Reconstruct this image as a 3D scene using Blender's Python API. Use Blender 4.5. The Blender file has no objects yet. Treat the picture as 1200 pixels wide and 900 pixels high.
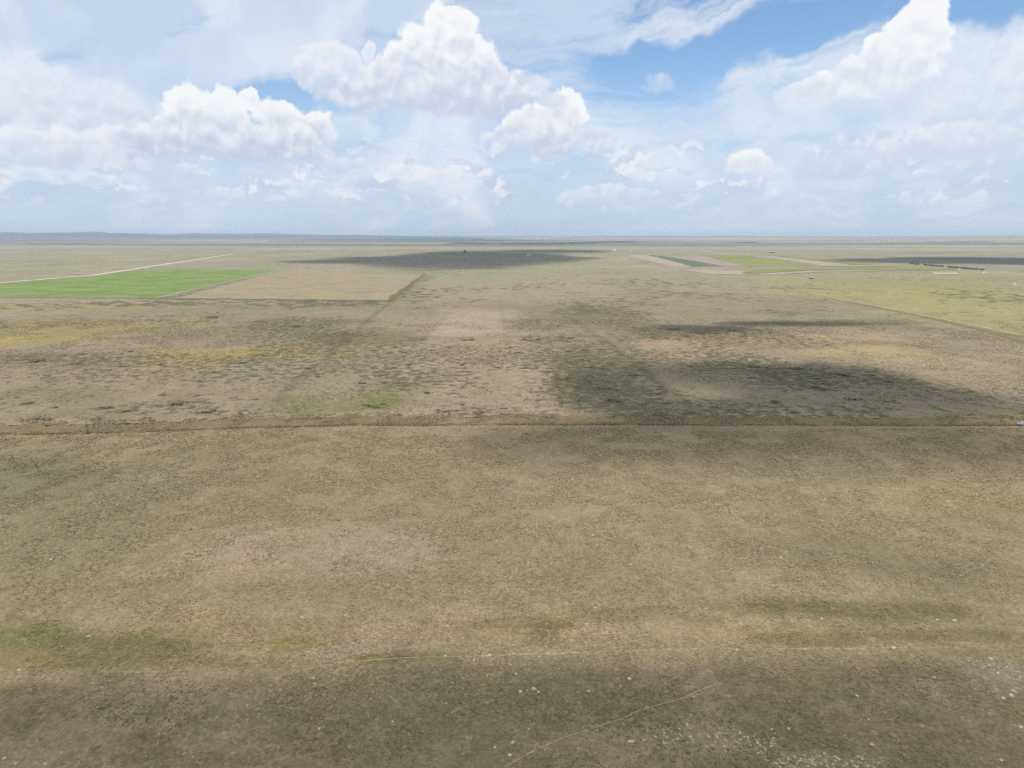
import bpy, math, random
import numpy as np

R = math.radians
random.seed(7)
rng = np.random.default_rng(7)
scn = bpy.context.scene
col = scn.collection

# ------------------------------------------------------------------ camera
H = 120.0            # flying height above the plain, metres
F = 800.0            # focal length in photograph pixels (1200 wide)
PITCH = R(12.25)
cam_d = bpy.data.cameras.new('camera')
cam_d.sensor_width = 36.0
cam_d.lens = 24.0
cam_d.clip_start = 1.0
cam_d.clip_end = 400000.0
cam = bpy.data.objects.new('camera', cam_d)
cam.location = (0, 0, H)
cam.rotation_euler = (math.pi / 2 - PITCH, 0, 0)
col.objects.link(cam)
scn.camera = cam

SUN_EL, SUN_AZ = R(58), R(206)      # azimuth from +Y (view direction) towards +X
SUN = np.array([math.cos(SUN_EL) * math.sin(SUN_AZ), math.cos(SUN_EL) * math.cos(SUN_AZ), math.sin(SUN_EL)])


def pix_dir(x, y):
    """photograph pixel -> unit direction in the world"""
    u, v = (x - 600.0) / F, (450.0 - y) / F
    cp, sp = math.cos(PITCH), math.sin(PITCH)
    d = np.array([u, cp + v * sp, -sp + v * cp])
    return d / np.linalg.norm(d)


def pix_ang(x, y):
    d = pix_dir(x, y)
    return math.atan2(d[0], d[1]), math.asin(d[2])


def PX(x, y, z=0.0):
    """photograph pixel -> where that ray meets the plain"""
    d = pix_dir(x, y)
    t = (z - H) / d[2]
    return d[0] * t, d[1] * t


# ------------------------------------------------------------------ node helpers
class NT:
    def __init__(self, tree):
        self.t = tree

    def n(self, kind, **kw):
        nd = self.t.nodes.new(kind)
        for k, v in kw.items():
            setattr(nd, k, v)
        return nd

    def _in(self, sock, v):
        if v is None:
            return
        if isinstance(v, bpy.types.NodeSocket):
            self.t.links.new(v, sock)
        else:
            sock.default_value = v

    def math(self, op, a, b=None, c=None, clamp=False):
        nd = self.n('ShaderNodeMath', operation=op, use_clamp=clamp)
        self._in(nd.inputs[0], a)
        self._in(nd.inputs[1], b)
        self._in(nd.inputs[2], c)
        return nd.outputs[0]

    def vmath(self, op, a, b=None):
        nd = self.n('ShaderNodeVectorMath', operation=op)
        self._in(nd.inputs[0], a)
        self._in(nd.inputs[1], b)
        return nd.outputs['Value'] if op in ('LENGTH', 'DOT_PRODUCT') else nd.outputs[0]

    def mix(self, f, a, b, blend='MIX'):
        nd = self.n('ShaderNodeMix', data_type='RGBA', blend_type=blend)
        nd.clamp_factor = True
        self._in(nd.inputs[0], f)
        self._in(nd.inputs[6], a)
        self._in(nd.inputs[7], b)
        return nd.outputs[2]

    def smooth(self, v, lo, hi, olo=0.0, ohi=1.0):
        nd = self.n('ShaderNodeMapRange', interpolation_type='SMOOTHSTEP')
        for s, x in zip(nd.inputs, (v, lo, hi, olo, ohi)):
            self._in(s, x)
        return nd.outputs[0]

    def lin(self, v, lo, hi, olo=0.0, ohi=1.0):
        nd = self.n('ShaderNodeMapRange')
        for s, x in zip(nd.inputs, (v, lo, hi, olo, ohi)):
            self._in(s, x)
        return nd.outputs[0]

    def noise(self, vec, scale, detail=4.0, rough=0.55, dist=0.0, out=0):
        nd = self.n('ShaderNodeTexNoise', noise_dimensions='2D')
        self._in(nd.inputs['Vector'], vec)
        nd.inputs['Scale'].default_value = scale
        nd.inputs['Detail'].default_value = detail
        nd.inputs['Roughness'].default_value = rough
        nd.inputs['Distortion'].default_value = dist
        return nd.outputs[out]

    def voro(self, vec, scale, detail=0.0, rough=0.5, feature='SMOOTH_F1', smooth=0.6):
        nd = self.n('ShaderNodeTexVoronoi', feature=feature, voronoi_dimensions='2D')
        self._in(nd.inputs['Vector'], vec)
        nd.inputs['Scale'].default_value = scale
        nd.inputs['Detail'].default_value = detail
        nd.inputs['Roughness'].default_value = rough
        if feature == 'SMOOTH_F1':
            nd.inputs['Smoothness'].default_value = smooth
        return nd.outputs['Distance']

    def rim(self, vec, loc, scale):
        """distance from the centre of an ellipse, 1 on its rim"""
        nd = self.n('ShaderNodeVectorMath', operation='MULTIPLY_ADD')
        self._in(nd.inputs[0], vec)
        nd.inputs[1].default_value = (1 / scale[0], 1 / scale[1], 0)
        nd.inputs[2].default_value = (-loc[0] / scale[0], -loc[1] / scale[1], 0)
        return self.vmath('LENGTH', nd.outputs[0])


def lin1(c):
    c = c / 255.0
    return c / 12.92 if c <= 0.04045 else ((c + 0.055) / 1.055) ** 2.4


def S(r, g, b, a=1.0):
    return (lin1(r), lin1(g), lin1(b), a)


LIT = 1.36     # light on level ground: turns a colour seen in the sun into its base colour


def A(r, g, b):
    return np.array([lin1(r) / LIT, lin1(g) / LIT, lin1(b) / LIT])


# ------------------------------------------------------------------ world: sky and clouds
world = bpy.data.worlds.new('World')
scn.world = world
world.use_nodes = True
wt = world.node_tree
wt.nodes.clear()
W = NT(wt)
sky = W.n('ShaderNodeTexSky', sky_type='NISHITA')
sky.sun_disc = False
sky.sun_elevation = SUN_EL
sky.sun_rotation = SUN_AZ
sky.altitude = 900
sky.air_density = 1.0
sky.dust_density = 0.6
sky.ozone_density = 1.2
SKY_S = 0.115
tc = W.n('ShaderNodeTexCoord')
sep = W.n('ShaderNodeSeparateXYZ')
wt.links.new(tc.outputs['Generated'], sep.inputs[0])
az = W.math('ARCTAN2', sep.outputs[0], sep.outputs[1])
el = W.math('ARCSINE', sep.outputs[2])
cq = W.n('ShaderNodeCombineXYZ')
wt.links.new(az, cq.inputs[0])
wt.links.new(el, cq.inputs[1])
Q = cq.outputs[0]

sky_c = W.mix(1.0, sky.outputs[0], (SKY_S * 0.98, SKY_S * 1.18, SKY_S * 1.28, 1), 'MULTIPLY')
# pale air low over the horizon
hz = W.smooth(el, 0.0, 0.26, 0.92, 0.0)
c0 = W.mix(hz, sky_c, S(187, 203, 229))


def ell(x, y, rx, ry, rot=0.0):
    a, e = pix_ang(x, y)
    c, s = math.cos(R(rot)), math.sin(R(rot))
    return (a * c + e * s, e * c - a * s), (rx / F * 0.96, ry / F * 0.96)


# --- high thin veil: streaks of cirrus with blue gaps
warp = W.noise(Q, 3.2, 5.0, 0.6, out=1)
wv = W.vmath('MULTIPLY', W.vmath('SUBTRACT', warp, (0.5, 0.5, 0.5)), (0.30, 0.12, 0.0))
Qv = W.vmath('ADD', Q, wv)
TILT = 9.0
mpv = W.n('ShaderNodeCombineXYZ')
wt.links.new(W.vmath('DOT_PRODUCT', Qv, (math.cos(R(TILT)), math.sin(R(TILT)), 0)), mpv.inputs[0])
wt.links.new(W.vmath('DOT_PRODUCT', Qv, (-math.sin(R(TILT)), math.cos(R(TILT)), 0)), mpv.inputs[1])
Qt = mpv.outputs[0]
veil = W.noise(W.vmath('MULTIPLY', Qt, (1.6, 6.5, 1)), 2.3, 6.0, 0.58)
veil = W.lin(veil, 0.28, 0.72, -0.25, 0.85)
veil = W.math('ADD', veil, W.lin(W.noise(W.vmath('MULTIPLY', Qt, (3.0, 20.0, 1)), 2.0, 4.0, 0.6), 0.3, 0.7, -0.32, 0.32))
VEIL = [  # x, y, rx, ry, tilt, gain
    (150, 38, 340, 85, 1, 1.15), (430, 70, 170, 50, 1, 0.35), (650, 50, 110, 60, 1, 0.75), (560, 10, 300, 34, 1, 0.35),
    (800, 125, 330, 50, 1, 0.5), (1120, 130, 240, 60, 0, 0.5), (960, 170, 300, 50, 0, 0.45), (480, 175, 380, 60, 0, 0.5),
    (80, 150, 220, 60, 0, 0.55), (620, 225, 700, 40, 0, 0.4), (820, 14, 150, 20, 1, 0.65), (920, 75, 90, 20, 1, 0.3),
    (745, 66, 110, 24, 1, -0.85), (870, 42, 130, 24, 1, -0.6), (385, 108, 130, 20, 1, -0.95),
    (455, 42, 60, 14, 0, -0.6), (45, 62, 40, 22, 0, -0.35), (930, 100, 80, 26, 1, -0.5), (850, 95, 70, 12, 1, -0.35), (870, 170, 120, 14, 0, -0.2),
    (690, 207, 120, 9, 0, -0.35), (1150, 20, 60, 30, 0, -0.5), (310, 130, 60, 12, 1, -0.4), (170, 105, 40, 10, 0, -0.2), (650, 10, 30, 14, 1, -0.3), (985, 25, 40, 26, 0, -0.5),
]
for x, y, rx, ry, tilt, g in VEIL:
    b = W.rim(Qt if tilt else Qv, *ell(x, y, rx * 1.2, ry * 1.2, TILT if tilt else 0))
    veil = W.math('ADD', W.smooth(b, 0.25, 1.0, g, 0.0), veil)
va = W.smooth(veil, 0.0, 1.2, 0.04, 0.84)
vcol = W.mix(W.smooth(W.noise(Qv, 6.0, 4.0), 0.35, 0.7), S(206, 221, 243), S(235, 240, 247))
c1 = W.mix(va, c0, vcol)

# --- heaped clouds: cauliflower relief shared by all of them
bw = W.vmath('MULTIPLY', W.vmath('SUBTRACT', W.noise(Q, 14.0, 4.0, 0.6, out=1), (0.5, 0.5, 0.5)), (0.035, 0.035, 0.0))
Qb = W.vmath('ADD', Q, bw)


def relief(vec):
    v1 = W.voro(vec, 42.0, 1.0, 0.55)
    n1 = W.noise(vec, 30.0, 6.0, 0.64)
    return W.math('MULTIPLY_ADD', v1, -0.55, n1)


def shift(vec, dx, dy):
    return W.vmath('ADD', vec, (dx, dy, 0))


rel = relief(Qb)
rel2 = relief(shift(Qb, -0.004, 0.011))          # a little towards the sun
emb = W.math('SUBTRACT', rel, rel2)
relc = W.math('SUBTRACT', rel, 0.27)


def cumulus(c_in, blobs, base, top, lo, hi, op=1.0, rough=0.5, soft=0.19):
    """one heaped cloud: ellipses in pixels, flat grey base at pixel row base, lit crown at row top"""
    f = None
    for bl in blobs:
        g = W.rim(Qb, *ell(*bl))
        f = g if f is None else W.math('SMOOTH_MIN', f, g, 0.10)
    f = W.math('SUBTRACT', 1.0, f)
    xs = [b[0] for b in blobs]
    mx = sum(xs) / len(xs)
    eb, et = pix_ang(mx, base)[1], pix_ang(mx, top)[1]
    t = W.lin(el, eb, et)
    inside = W.smooth(f, 0.0, 0.10)
    f = W.math('MULTIPLY_ADD', relc, rough, f)
    wdt = W.lin(t, 0.0, 0.7, 0.36, soft)
    a = W.smooth(f, 0.10, W.math('ADD', wdt, 0.10))
    a = W.math('MULTIPLY', W.math('MULTIPLY', a, inside), op)
    edge = W.math('MULTIPLY', W.smooth(f, 0.12, 0.65, 0.42, 0.0), t)
    sh = W.math('ADD', W.math('MULTIPLY_ADD', emb, 0.5, W.math('MULTIPLY', t, 0.74)), edge)
    sh = W.math('MULTIPLY_ADD', relc, 0.12, sh)
    cc = W.mix(W.smooth(sh, -0.05, 0.78), lo, hi)
    return W.mix(a, c_in, cc)


GREY, WHITE = S(206, 214, 231), S(249, 250, 252)
PGREY, PWHITE = S(206, 218, 236), S(240, 243, 248)
# far rows first
far = W.vmath('MULTIPLY', Qb, (1.0, 2.6, 1.0))
fn = W.noise(far, 15.0, 6.0, 0.62)
fm = W.math('MULTIPLY', W.smooth(el, 0.02, 0.07), W.smooth(el, 0.09, 0.16, 1.0, 0.0))
fa = W.math('MULTIPLY', W.smooth(fn, 0.49, 0.62, 0.0, 0.8), fm)
c2 = W.mix(fa, c1, W.mix(W.smooth(W.math('MULTIPLY_ADD', emb, 1.6, fn), 0.45, 0.8), S(203, 214, 233), S(243, 243, 247)))
# the sky outside the picture goes on with the same heaped clouds
away = W.math('MAXIMUM', W.smooth(W.math('ABSOLUTE', az), 0.66, 0.9), W.smooth(el, 0.31, 0.5))
gn = W.noise(W.vmath('MULTIPLY', Q, (1.0, 1.7, 1.0)), 3.4, 6.0, 0.6)
ga = W.math('MULTIPLY', W.math('MULTIPLY', W.smooth(W.math('MULTIPLY_ADD', relc, 0.18, gn), 0.48, 0.58), away), W.smooth(el, 0.05, 0.12))
c2 = W.mix(ga, c2, W.mix(W.smooth(W.math('MULTIPLY_ADD', emb, 1.6, gn), 0.5, 0.75), GREY, WHITE))

small = [
    ((750, 207, 17, 13), 214, 194), ((300, 203, 34, 12), 213, 190), ((185, 200, 40, 14), 212, 186),
    ((395, 192, 30, 12), 204, 178), ((60, 205, 60, 14), 220, 188), ((360, 218, 46, 10), 226, 208), ((700, 228, 60, 10), 236, 218),
    ((865, 235, 30, 9), 240, 226), ((915, 234, 40, 9), 242, 224), ((1120, 190, 40, 14), 203, 176), ((1065, 180, 46, 16), 196, 164),
    ((1125, 155, 60, 18), 172, 138), ((975, 200, 60, 12), 210, 190), ((480, 205, 50, 14), 218, 190), ((230, 230, 80, 9), 238, 222),
]
for r0, r1 in ((150, 204), (204, 300)):       # rows of small heaps
    grp = [q for q in small if r0 <= q[0][1] < r1]
    bl = [q[0] for q in grp] + [(b[0] + b[2] * 0.7, b[1] + b[3] * 0.25, b[2] * 0.7, b[3] * 0.7) for b, _, _ in grp]
    c2 = cumulus(c2, bl, max(q[1] for q in grp), min(q[2] for q in grp), PGREY, PWHITE, 0.85, 0.45, 0.3)

c2 = cumulus(c2, [(771, 98, 20, 15), (764, 104, 20, 9)], 116, 84, PGREY, PWHITE, 0.45, 0.8, 0.6)
c3 = cumulus(c2, [(40, 110, 60, 55), (110, 120, 70, 40), (20, 140, 90, 40), (170, 140, 60, 30), (80, 165, 150, 34)], 185, 70, S(205, 213, 230), S(236, 240, 247), 0.78, 0.5, 0.5)
c3 = cumulus(c3, [(60, 172, 110, 26), (130, 170, 70, 22)], 196, 152, PGREY, S(244, 245, 249), 0.75, 0.5, 0.35)
c3 = cumulus(c3, [(1060, 180, 60, 22), (1150, 160, 90, 34), (1190, 80, 50, 40), (1150, 105, 70, 35)], 200, 40, S(212, 221, 238), S(243, 245, 249), 0.7, 0.5, 0.5)
c3 = cumulus(c3, [(905, 182, 60, 22), (960, 185, 60, 16), (850, 185, 40, 14)], 202, 160, S(205, 217, 236), S(222, 231, 243), 0.6, 0.5, 0.5)
c3 = cumulus(c3, [(873, 191, 27, 17), (890, 196, 22, 12)], 206, 178, S(214, 223, 238), WHITE, 0.95, 0.35, 0.25)
# B: the heap under the big one
c4 = cumulus(c3, [(222, 128, 36, 34), (263, 122, 28, 24), (205, 152, 46, 28), (255, 155, 66, 34), (330, 146, 42, 34), (372, 152, 34, 26), (300, 168, 120, 26), (170, 168, 40, 18), (296, 118, 14, 14), (290, 174, 130, 20)],
             194, 100, S(199, 208, 228), WHITE, 0.95)
# C: the heap right of it
c4 = cumulus(c4, [(655, 128, 36, 30), (668, 140, 28, 28), (628, 146, 46, 28), (640, 164, 56, 24), (600, 160, 40, 18), (700, 162, 30, 18)], 190, 100, S(203, 211, 229), WHITE, 0.97)
# A: the big tower, its softer left shoulder behind it
c4 = cumulus(c4, [(380, 66, 30, 22), (405, 74, 34, 22), (362, 84, 26, 20), (433, 60, 10, 16), (395, 100, 44, 24), (440, 88, 40, 22), (618, 104, 40, 26), (640, 118, 30, 14)], 132, 40, S(210, 219, 236), S(240, 243, 249), 0.82, 0.5, 0.25)
c4 = cumulus(c4, [(514, 22, 32, 28), (541, 32, 28, 30), (508, 48, 42, 30), (548, 62, 42, 34), (478, 74, 40, 26), (510, 80, 60, 32), (452, 92, 44, 24), (566, 88, 50, 30), (430, 112, 56, 20), (500, 110, 90, 28), (590, 106, 44, 24), (545, 118, 90, 22)],
             142, 2, S(204, 212, 231), WHITE, 1.0)
# D: the slanting heap on the right
c4 = cumulus(c4, [(1128, 62, 44, 36), (1150, 100, 50, 34), (1080, 118, 50, 26), (1050, 122, 34, 20), (1195, 60, 34, 34), (1195, 110, 60, 36)], 150, 40, S(214, 223, 239), S(236, 241, 248), 0.6, 0.55, 0.4)
c4 = cumulus(c4, [(1090, 6, 28, 26), (1070, 34, 32, 26), (1094, 44, 26, 22), (1046, 64, 36, 24), (1020, 80, 36, 22), (994, 92, 36, 19), (1062, 78, 40, 26), (968, 100, 36, 17), (942, 106, 26, 13), (1040, 96, 60, 18)],
             150, -6, S(219, 227, 241), WHITE, 1.0, 0.45)

bg = W.n('ShaderNodeBackground')
bg.inputs[1].default_value = 1.0
wt.links.new(c4, bg.inputs[0])
wo = W.n('ShaderNodeOutputWorld')
wt.links.new(bg.outputs[0], wo.inputs[0])
world.cycles.sampling_method = 'NONE'

# ------------------------------------------------------------------ sun
sun_d = bpy.data.lights.new('sun', 'SUN')
sun_d.energy = 4.3
sun_d.angle = R(0.53)
sun_d.color = (1.0, 0.955, 0.88)
sun = bpy.data.objects.new('sun', sun_d)
sun.rotation_euler = (math.pi / 2 - SUN_EL, 0, math.pi - SUN_AZ)
sun.location = (0, 0, 5000)
col.objects.link(sun)

scn.view_settings.view_transform = 'Standard'
scn.view_settings.look = 'None'
scn.view_settings.exposure = 0.0
scn.view_settings.gamma = 1.0
scn.cycles.max_bounces = 4
scn.cycles.diffuse_bounces = 2
scn.cycles.glossy_bounces = 2
scn.cycles.transmission_bounces = 2
scn.cycles.volume_bounces = 1
scn.cycles.transparent_max_bounces = 12
scn.cycles.use_denoising = False


# ------------------------------------------------------------------ tagging
def tag(o, label=None, cat=None, group=None, kind=None):
    for k, v in (('label', label), ('category', cat), ('group', group), ('kind', kind)):
        if v:
            o[k] = v
    return o


def mesh_obj(name, verts, faces, mat=None, parent=None, smooth=False):
    me = bpy.data.meshes.new(name)
    me.from_pydata([tuple(map(float, v)) for v in verts], [], faces)
    if mat:
        me.materials.append(mat)
    if smooth:
        for p in me.polygons:
            p.use_smooth = True
    o = bpy.data.objects.new(name, me)
    col.objects.link(o)
    if parent:
        o.parent = parent
    return o


def tri_mesh(name, V, Fc, mat, colors=None, n=3):
    """fast mesh from numpy: V (k,3), Fc (m,n) indices, colors per vertex"""
    me = bpy.data.meshes.new(name)
    V = np.ascontiguousarray(V, dtype=np.float32)
    Fc = np.ascontiguousarray(Fc, dtype=np.int32)
    me.vertices.add(len(V))
    me.vertices.foreach_set('co', V.ravel())
    me.loops.add(Fc.size)
    me.loops.foreach_set('vertex_index', Fc.ravel())
    me.polygons.add(len(Fc))
    me.polygons.foreach_set('loop_start', np.arange(0, Fc.size, n, dtype=np.int32))
    me.update(calc_edges=True)
    if colors is not None:
        for nm, c in colors.items():
            if c.ndim == 2:
                at = me.attributes.new(nm, 'FLOAT_COLOR', 'POINT')
                c4_ = np.ones((len(V), 4), dtype=np.float32)
                c4_[:, :3] = c
                at.data.foreach_set('color', c4_.ravel())
            else:
                at = me.attributes.new(nm, 'FLOAT', 'POINT')
                at.data.foreach_set('value', c.astype(np.float32))
    me.materials.append(mat)
    o = bpy.data.objects.new(name, me)
    col.objects.link(o)
    return o


# ------------------------------------------------------------------ numpy noise
def vnoise(x, y, seed):
    xi, yi = np.floor(x).astype(np.int64), np.floor(y).astype(np.int64)
    fx, fy = x - xi, y - yi
    fx, fy = fx * fx * (3 - 2 * fx), fy * fy * (3 - 2 * fy)

    def h(i, j):
        k = (i * 374761393 + j * 668265263 + seed * 1274126177) & 0xFFFFFFFF
        k = ((k ^ (k >> 13)) * 1274126177) & 0xFFFFFFFF
        return ((k ^ (k >> 16)) & 0xFFFF) / 65535.0
    return (h(xi, yi) * (1 - fx) + h(xi + 1, yi) * fx) * (1 - fy) + (h(xi, yi + 1) * (1 - fx) + h(xi + 1, yi + 1) * fx) * fy


def fbm(x, y, scale, octv=4, seed=0, gain=0.5):
    s, a, t = 0.0, 1.0, 0.0
    for o in range(octv):
        s = s + a * vnoise(x / scale * 2 ** o + 31.7 * o, y / scale * 2 ** o - 17.3 * o, seed + o)
        t += a
        a *= gain
    return s / t


def sstep(v, lo, hi):
    t = np.clip((v - lo) / (hi - lo), 0, 1)
    return t * t * (3 - 2 * t)


# ------------------------------------------------------------------ the lie of the land
def line_y(pts):
    P = np.array([PX(*p) for p in pts])
    P = P[np.argsort(P[:, 0])]
    return lambda x: np.interp(x, P[:, 0], P[:, 1])


VERGE_NEAR = [(-120, 513), (-80, 511), (0, 508), (100, 507), (200, 504), (300, 501.5), (400, 499), (500, 498.5), (600, 498), (800, 497), (1000, 497.5), (1100, 498), (1200, 498.5), (1320, 499)]
VERGE_FAR = [(-120, 500), (-80, 499), (0, 497), (100, 495.5), (230, 493), (400, 488.5), (600, 488.5), (700, 488), (800, 487.5), (1000, 488), (1200, 489), (1320, 489)]
v_near, v_far = line_y(VERGE_NEAR), line_y(VERGE_FAR)
TRACK = [(-80, 790), (0, 789), (160, 788), (250, 786), (320, 780), (393, 777), (480, 771), (570, 767.5), (700, 762.5), (786, 761.5), (943, 760), (1048, 759), (1200, 757.5), (1300, 757)]
t_line = line_y(TRACK)


def hgt(x, y):
    r = np.hypot(x, y)
    near = 1 - sstep(r, 520, 760)
    z = near * (2.2 * (fbm(x, y, 120, 3, 11) - 0.5) + 0.9 * (fbm(x, y, 34, 3, 12) - 0.5) + 0.22 * (fbm(x, y, 9, 3, 13) - 0.5))
    # shallow ditch along the verge
    yn, yf = v_near(x), v_far(x)
    s = (y - yn) / np.maximum(yf - yn, 1.0)
    z = z - near * 0.5 * sstep(s, -0.03, 0.15) * (1 - sstep(s, 0.55, 1.1)) * (np.abs(x) < 420)
    # rims of higher ground towards the horizon
    fr = sstep(r, 15000, 24000)
    a = np.arctan2(x, y)
    hill = 150 * fbm(a * 5 + 40, r / 9000, 1.0, 5, 21) ** 1.3 + 215 * sstep(-a, 0.10, 0.55) * fbm(a * 9 + 9, r / 7000, 1.0, 4, 25)
    z = z + fr * hill * (0.75 + 0.5 * sstep(r, 20000, 30000))
    lo = sstep(r, 1500, 3500) * (1 - sstep(r, 4600, 5200)) * 0.0
    return z + lo


# ------------------------------------------------------------------ what grows where, with some shade put into the colour
def wpatch(x, y, cx, cy, rx, ry, wob, seed, tilt=0.0):
    """soft-edged patch of ground cover; given where the photograph shows it, kept in metres"""
    wx, wy = PX(cx, cy)
    d = math.hypot(math.hypot(wx, wy), H)
    sx = rx / F * d
    sy = abs(PX(cx, cy - ry)[1] - PX(cx, cy + ry)[1]) / 2
    m = max(sx, sy)
    qx = x - wx + wob * 2 * sx * (fbm(x, y, 0.6 * m, 4, seed) - 0.5)
    qy = y - wy + wob * 2 * sy * (fbm(x, y, 0.6 * m, 4, seed + 50) - 0.5)
    if tilt:
        qx = qx - tilt * qy
    return 1 - np.sqrt((qx / sx) ** 2 + (qy / sy) ** 2)


# x, y, rx, ry, colour, strength, edge softness, tilt
NEARP = [
    (60, 600, 170, 90, A(126, 122, 88), .65, .6, 0), (30, 560, 90, 30, A(108, 108, 78), .5, .6, 0), (250, 560, 260, 60, A(140, 126, 97), .4, .8, 0),
    (300, 640, 130, 40, A(158, 142, 118), .35, .8, 0), (620, 600, 300, 60, A(148, 134, 104), .6, .8, 0), (900, 560, 220, 30, A(152, 139, 106), .55, .7, 0),
    (1120, 590, 120, 24, A(155, 141, 100), .6, .7, 0), (440, 640, 90, 26, A(158, 144, 122), .5, .6, 0), (880, 640, 160, 40, A(150, 137, 106), .5, .8, 0),
    (1000, 650, 150, 36, A(122, 114, 84), .5, .7, 0), (1150, 670, 120, 40, A(116, 110, 80), .45, .7, 0), (600, 690, 500, 26, A(140, 130, 97), .5, .8, 0),
    (190, 740, 190, 20, A(143, 127, 92), .55, .7, 0), (110, 765, 90, 26, A(100, 96, 58), .75, .6, 0), (20, 745, 40, 26, A(102, 104, 52), .7, .6, 0),
    (40, 775, 50, 12, A(150, 128, 84), .4, .6, 0), (260, 775, 120, 10, A(118, 104, 66), .5, .6, 0), (330, 755, 60, 10, A(122, 118, 62), .55, .6, 0),
    (480, 730, 130, 30, A(160, 141, 110), .7, .7, 0), (440, 762, 70, 10, A(158, 140, 116), .6, .6, 0), (610, 745, 110, 18, A(155, 137, 103), .5, .7, 0),
    (475, 770, 50, 7, A(112, 104, 62), .7, .5, 0), (600, 728, 70, 8, A(116, 106, 68), .6, .5, 0), (640, 742, 22, 16, A(110, 106, 66), .5, .6, 0),
    (740, 720, 80, 12, A(112, 106, 68), .6, .6, 0), (860, 740, 130, 16, A(156, 140, 104), .55, .7, 0), (1020, 715, 160, 14, A(106, 100, 66), .75, .6, 0),
    (1130, 745, 120, 10, A(108, 100, 66), .65, .6, 0), (950, 748, 60, 9, A(112, 106, 68), .6, .6, 0), (1060, 733, 120, 8, A(138, 124, 92), .4, .7, 0),
    (120, 830, 150, 40, A(110, 102, 78), .6, .7, 0), (260, 840, 130, 22, A(104, 102, 74), .55, .7, 0), (180, 858, 60, 26, A(106, 98, 80), .6, .6, 0),
    (130, 795, 40, 10, A(98, 92, 78), .7, .5, 0), (50, 812, 34, 8, A(104, 96, 82), .6, .5, 0), (330, 820, 120, 30, A(126, 116, 90), .5, .8, 0),
    (440, 850, 150, 40, A(112, 106, 82), .6, .8, 0), (560, 800, 90, 24, A(116, 110, 84), .5, .7, 0), (700, 830, 200, 60, A(112, 105, 84), .7, .8, 0),
    (760, 790, 160, 18, A(112, 106, 84), .6, .7, 0), (840, 860, 140, 40, A(108, 102, 84), .7, .8, 0), (1000, 850, 160, 30, A(122, 113, 90), .5, .8, 0),
    (1000, 815, 34, 10, A(114, 114, 94), .5, .6, 0), (1045, 833, 40, 9, A(116, 116, 96), .45, .6, 0), (1005, 815, 12, 4, A(70, 62, 38), .9, .4, 0),
    (1150, 830, 130, 40, A(126, 116, 92), .5, .8, 0), (1080, 790, 120, 14, A(112, 106, 82), .55, .7, 0), (1165, 785, 30, 20, A(150, 138, 120), .6, .6, 0),
    (960, 890, 60, 14, A(140, 130, 118), .55, .5, 0), (1140, 805, 60, 8, A(146, 134, 112), .5, .6, 0), (1120, 890, 140, 16, A(128, 117, 96), .5, .7, 0),
    (600, 900, 700, 24, A(110, 103, 82), .5, .9, 0),
]
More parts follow.
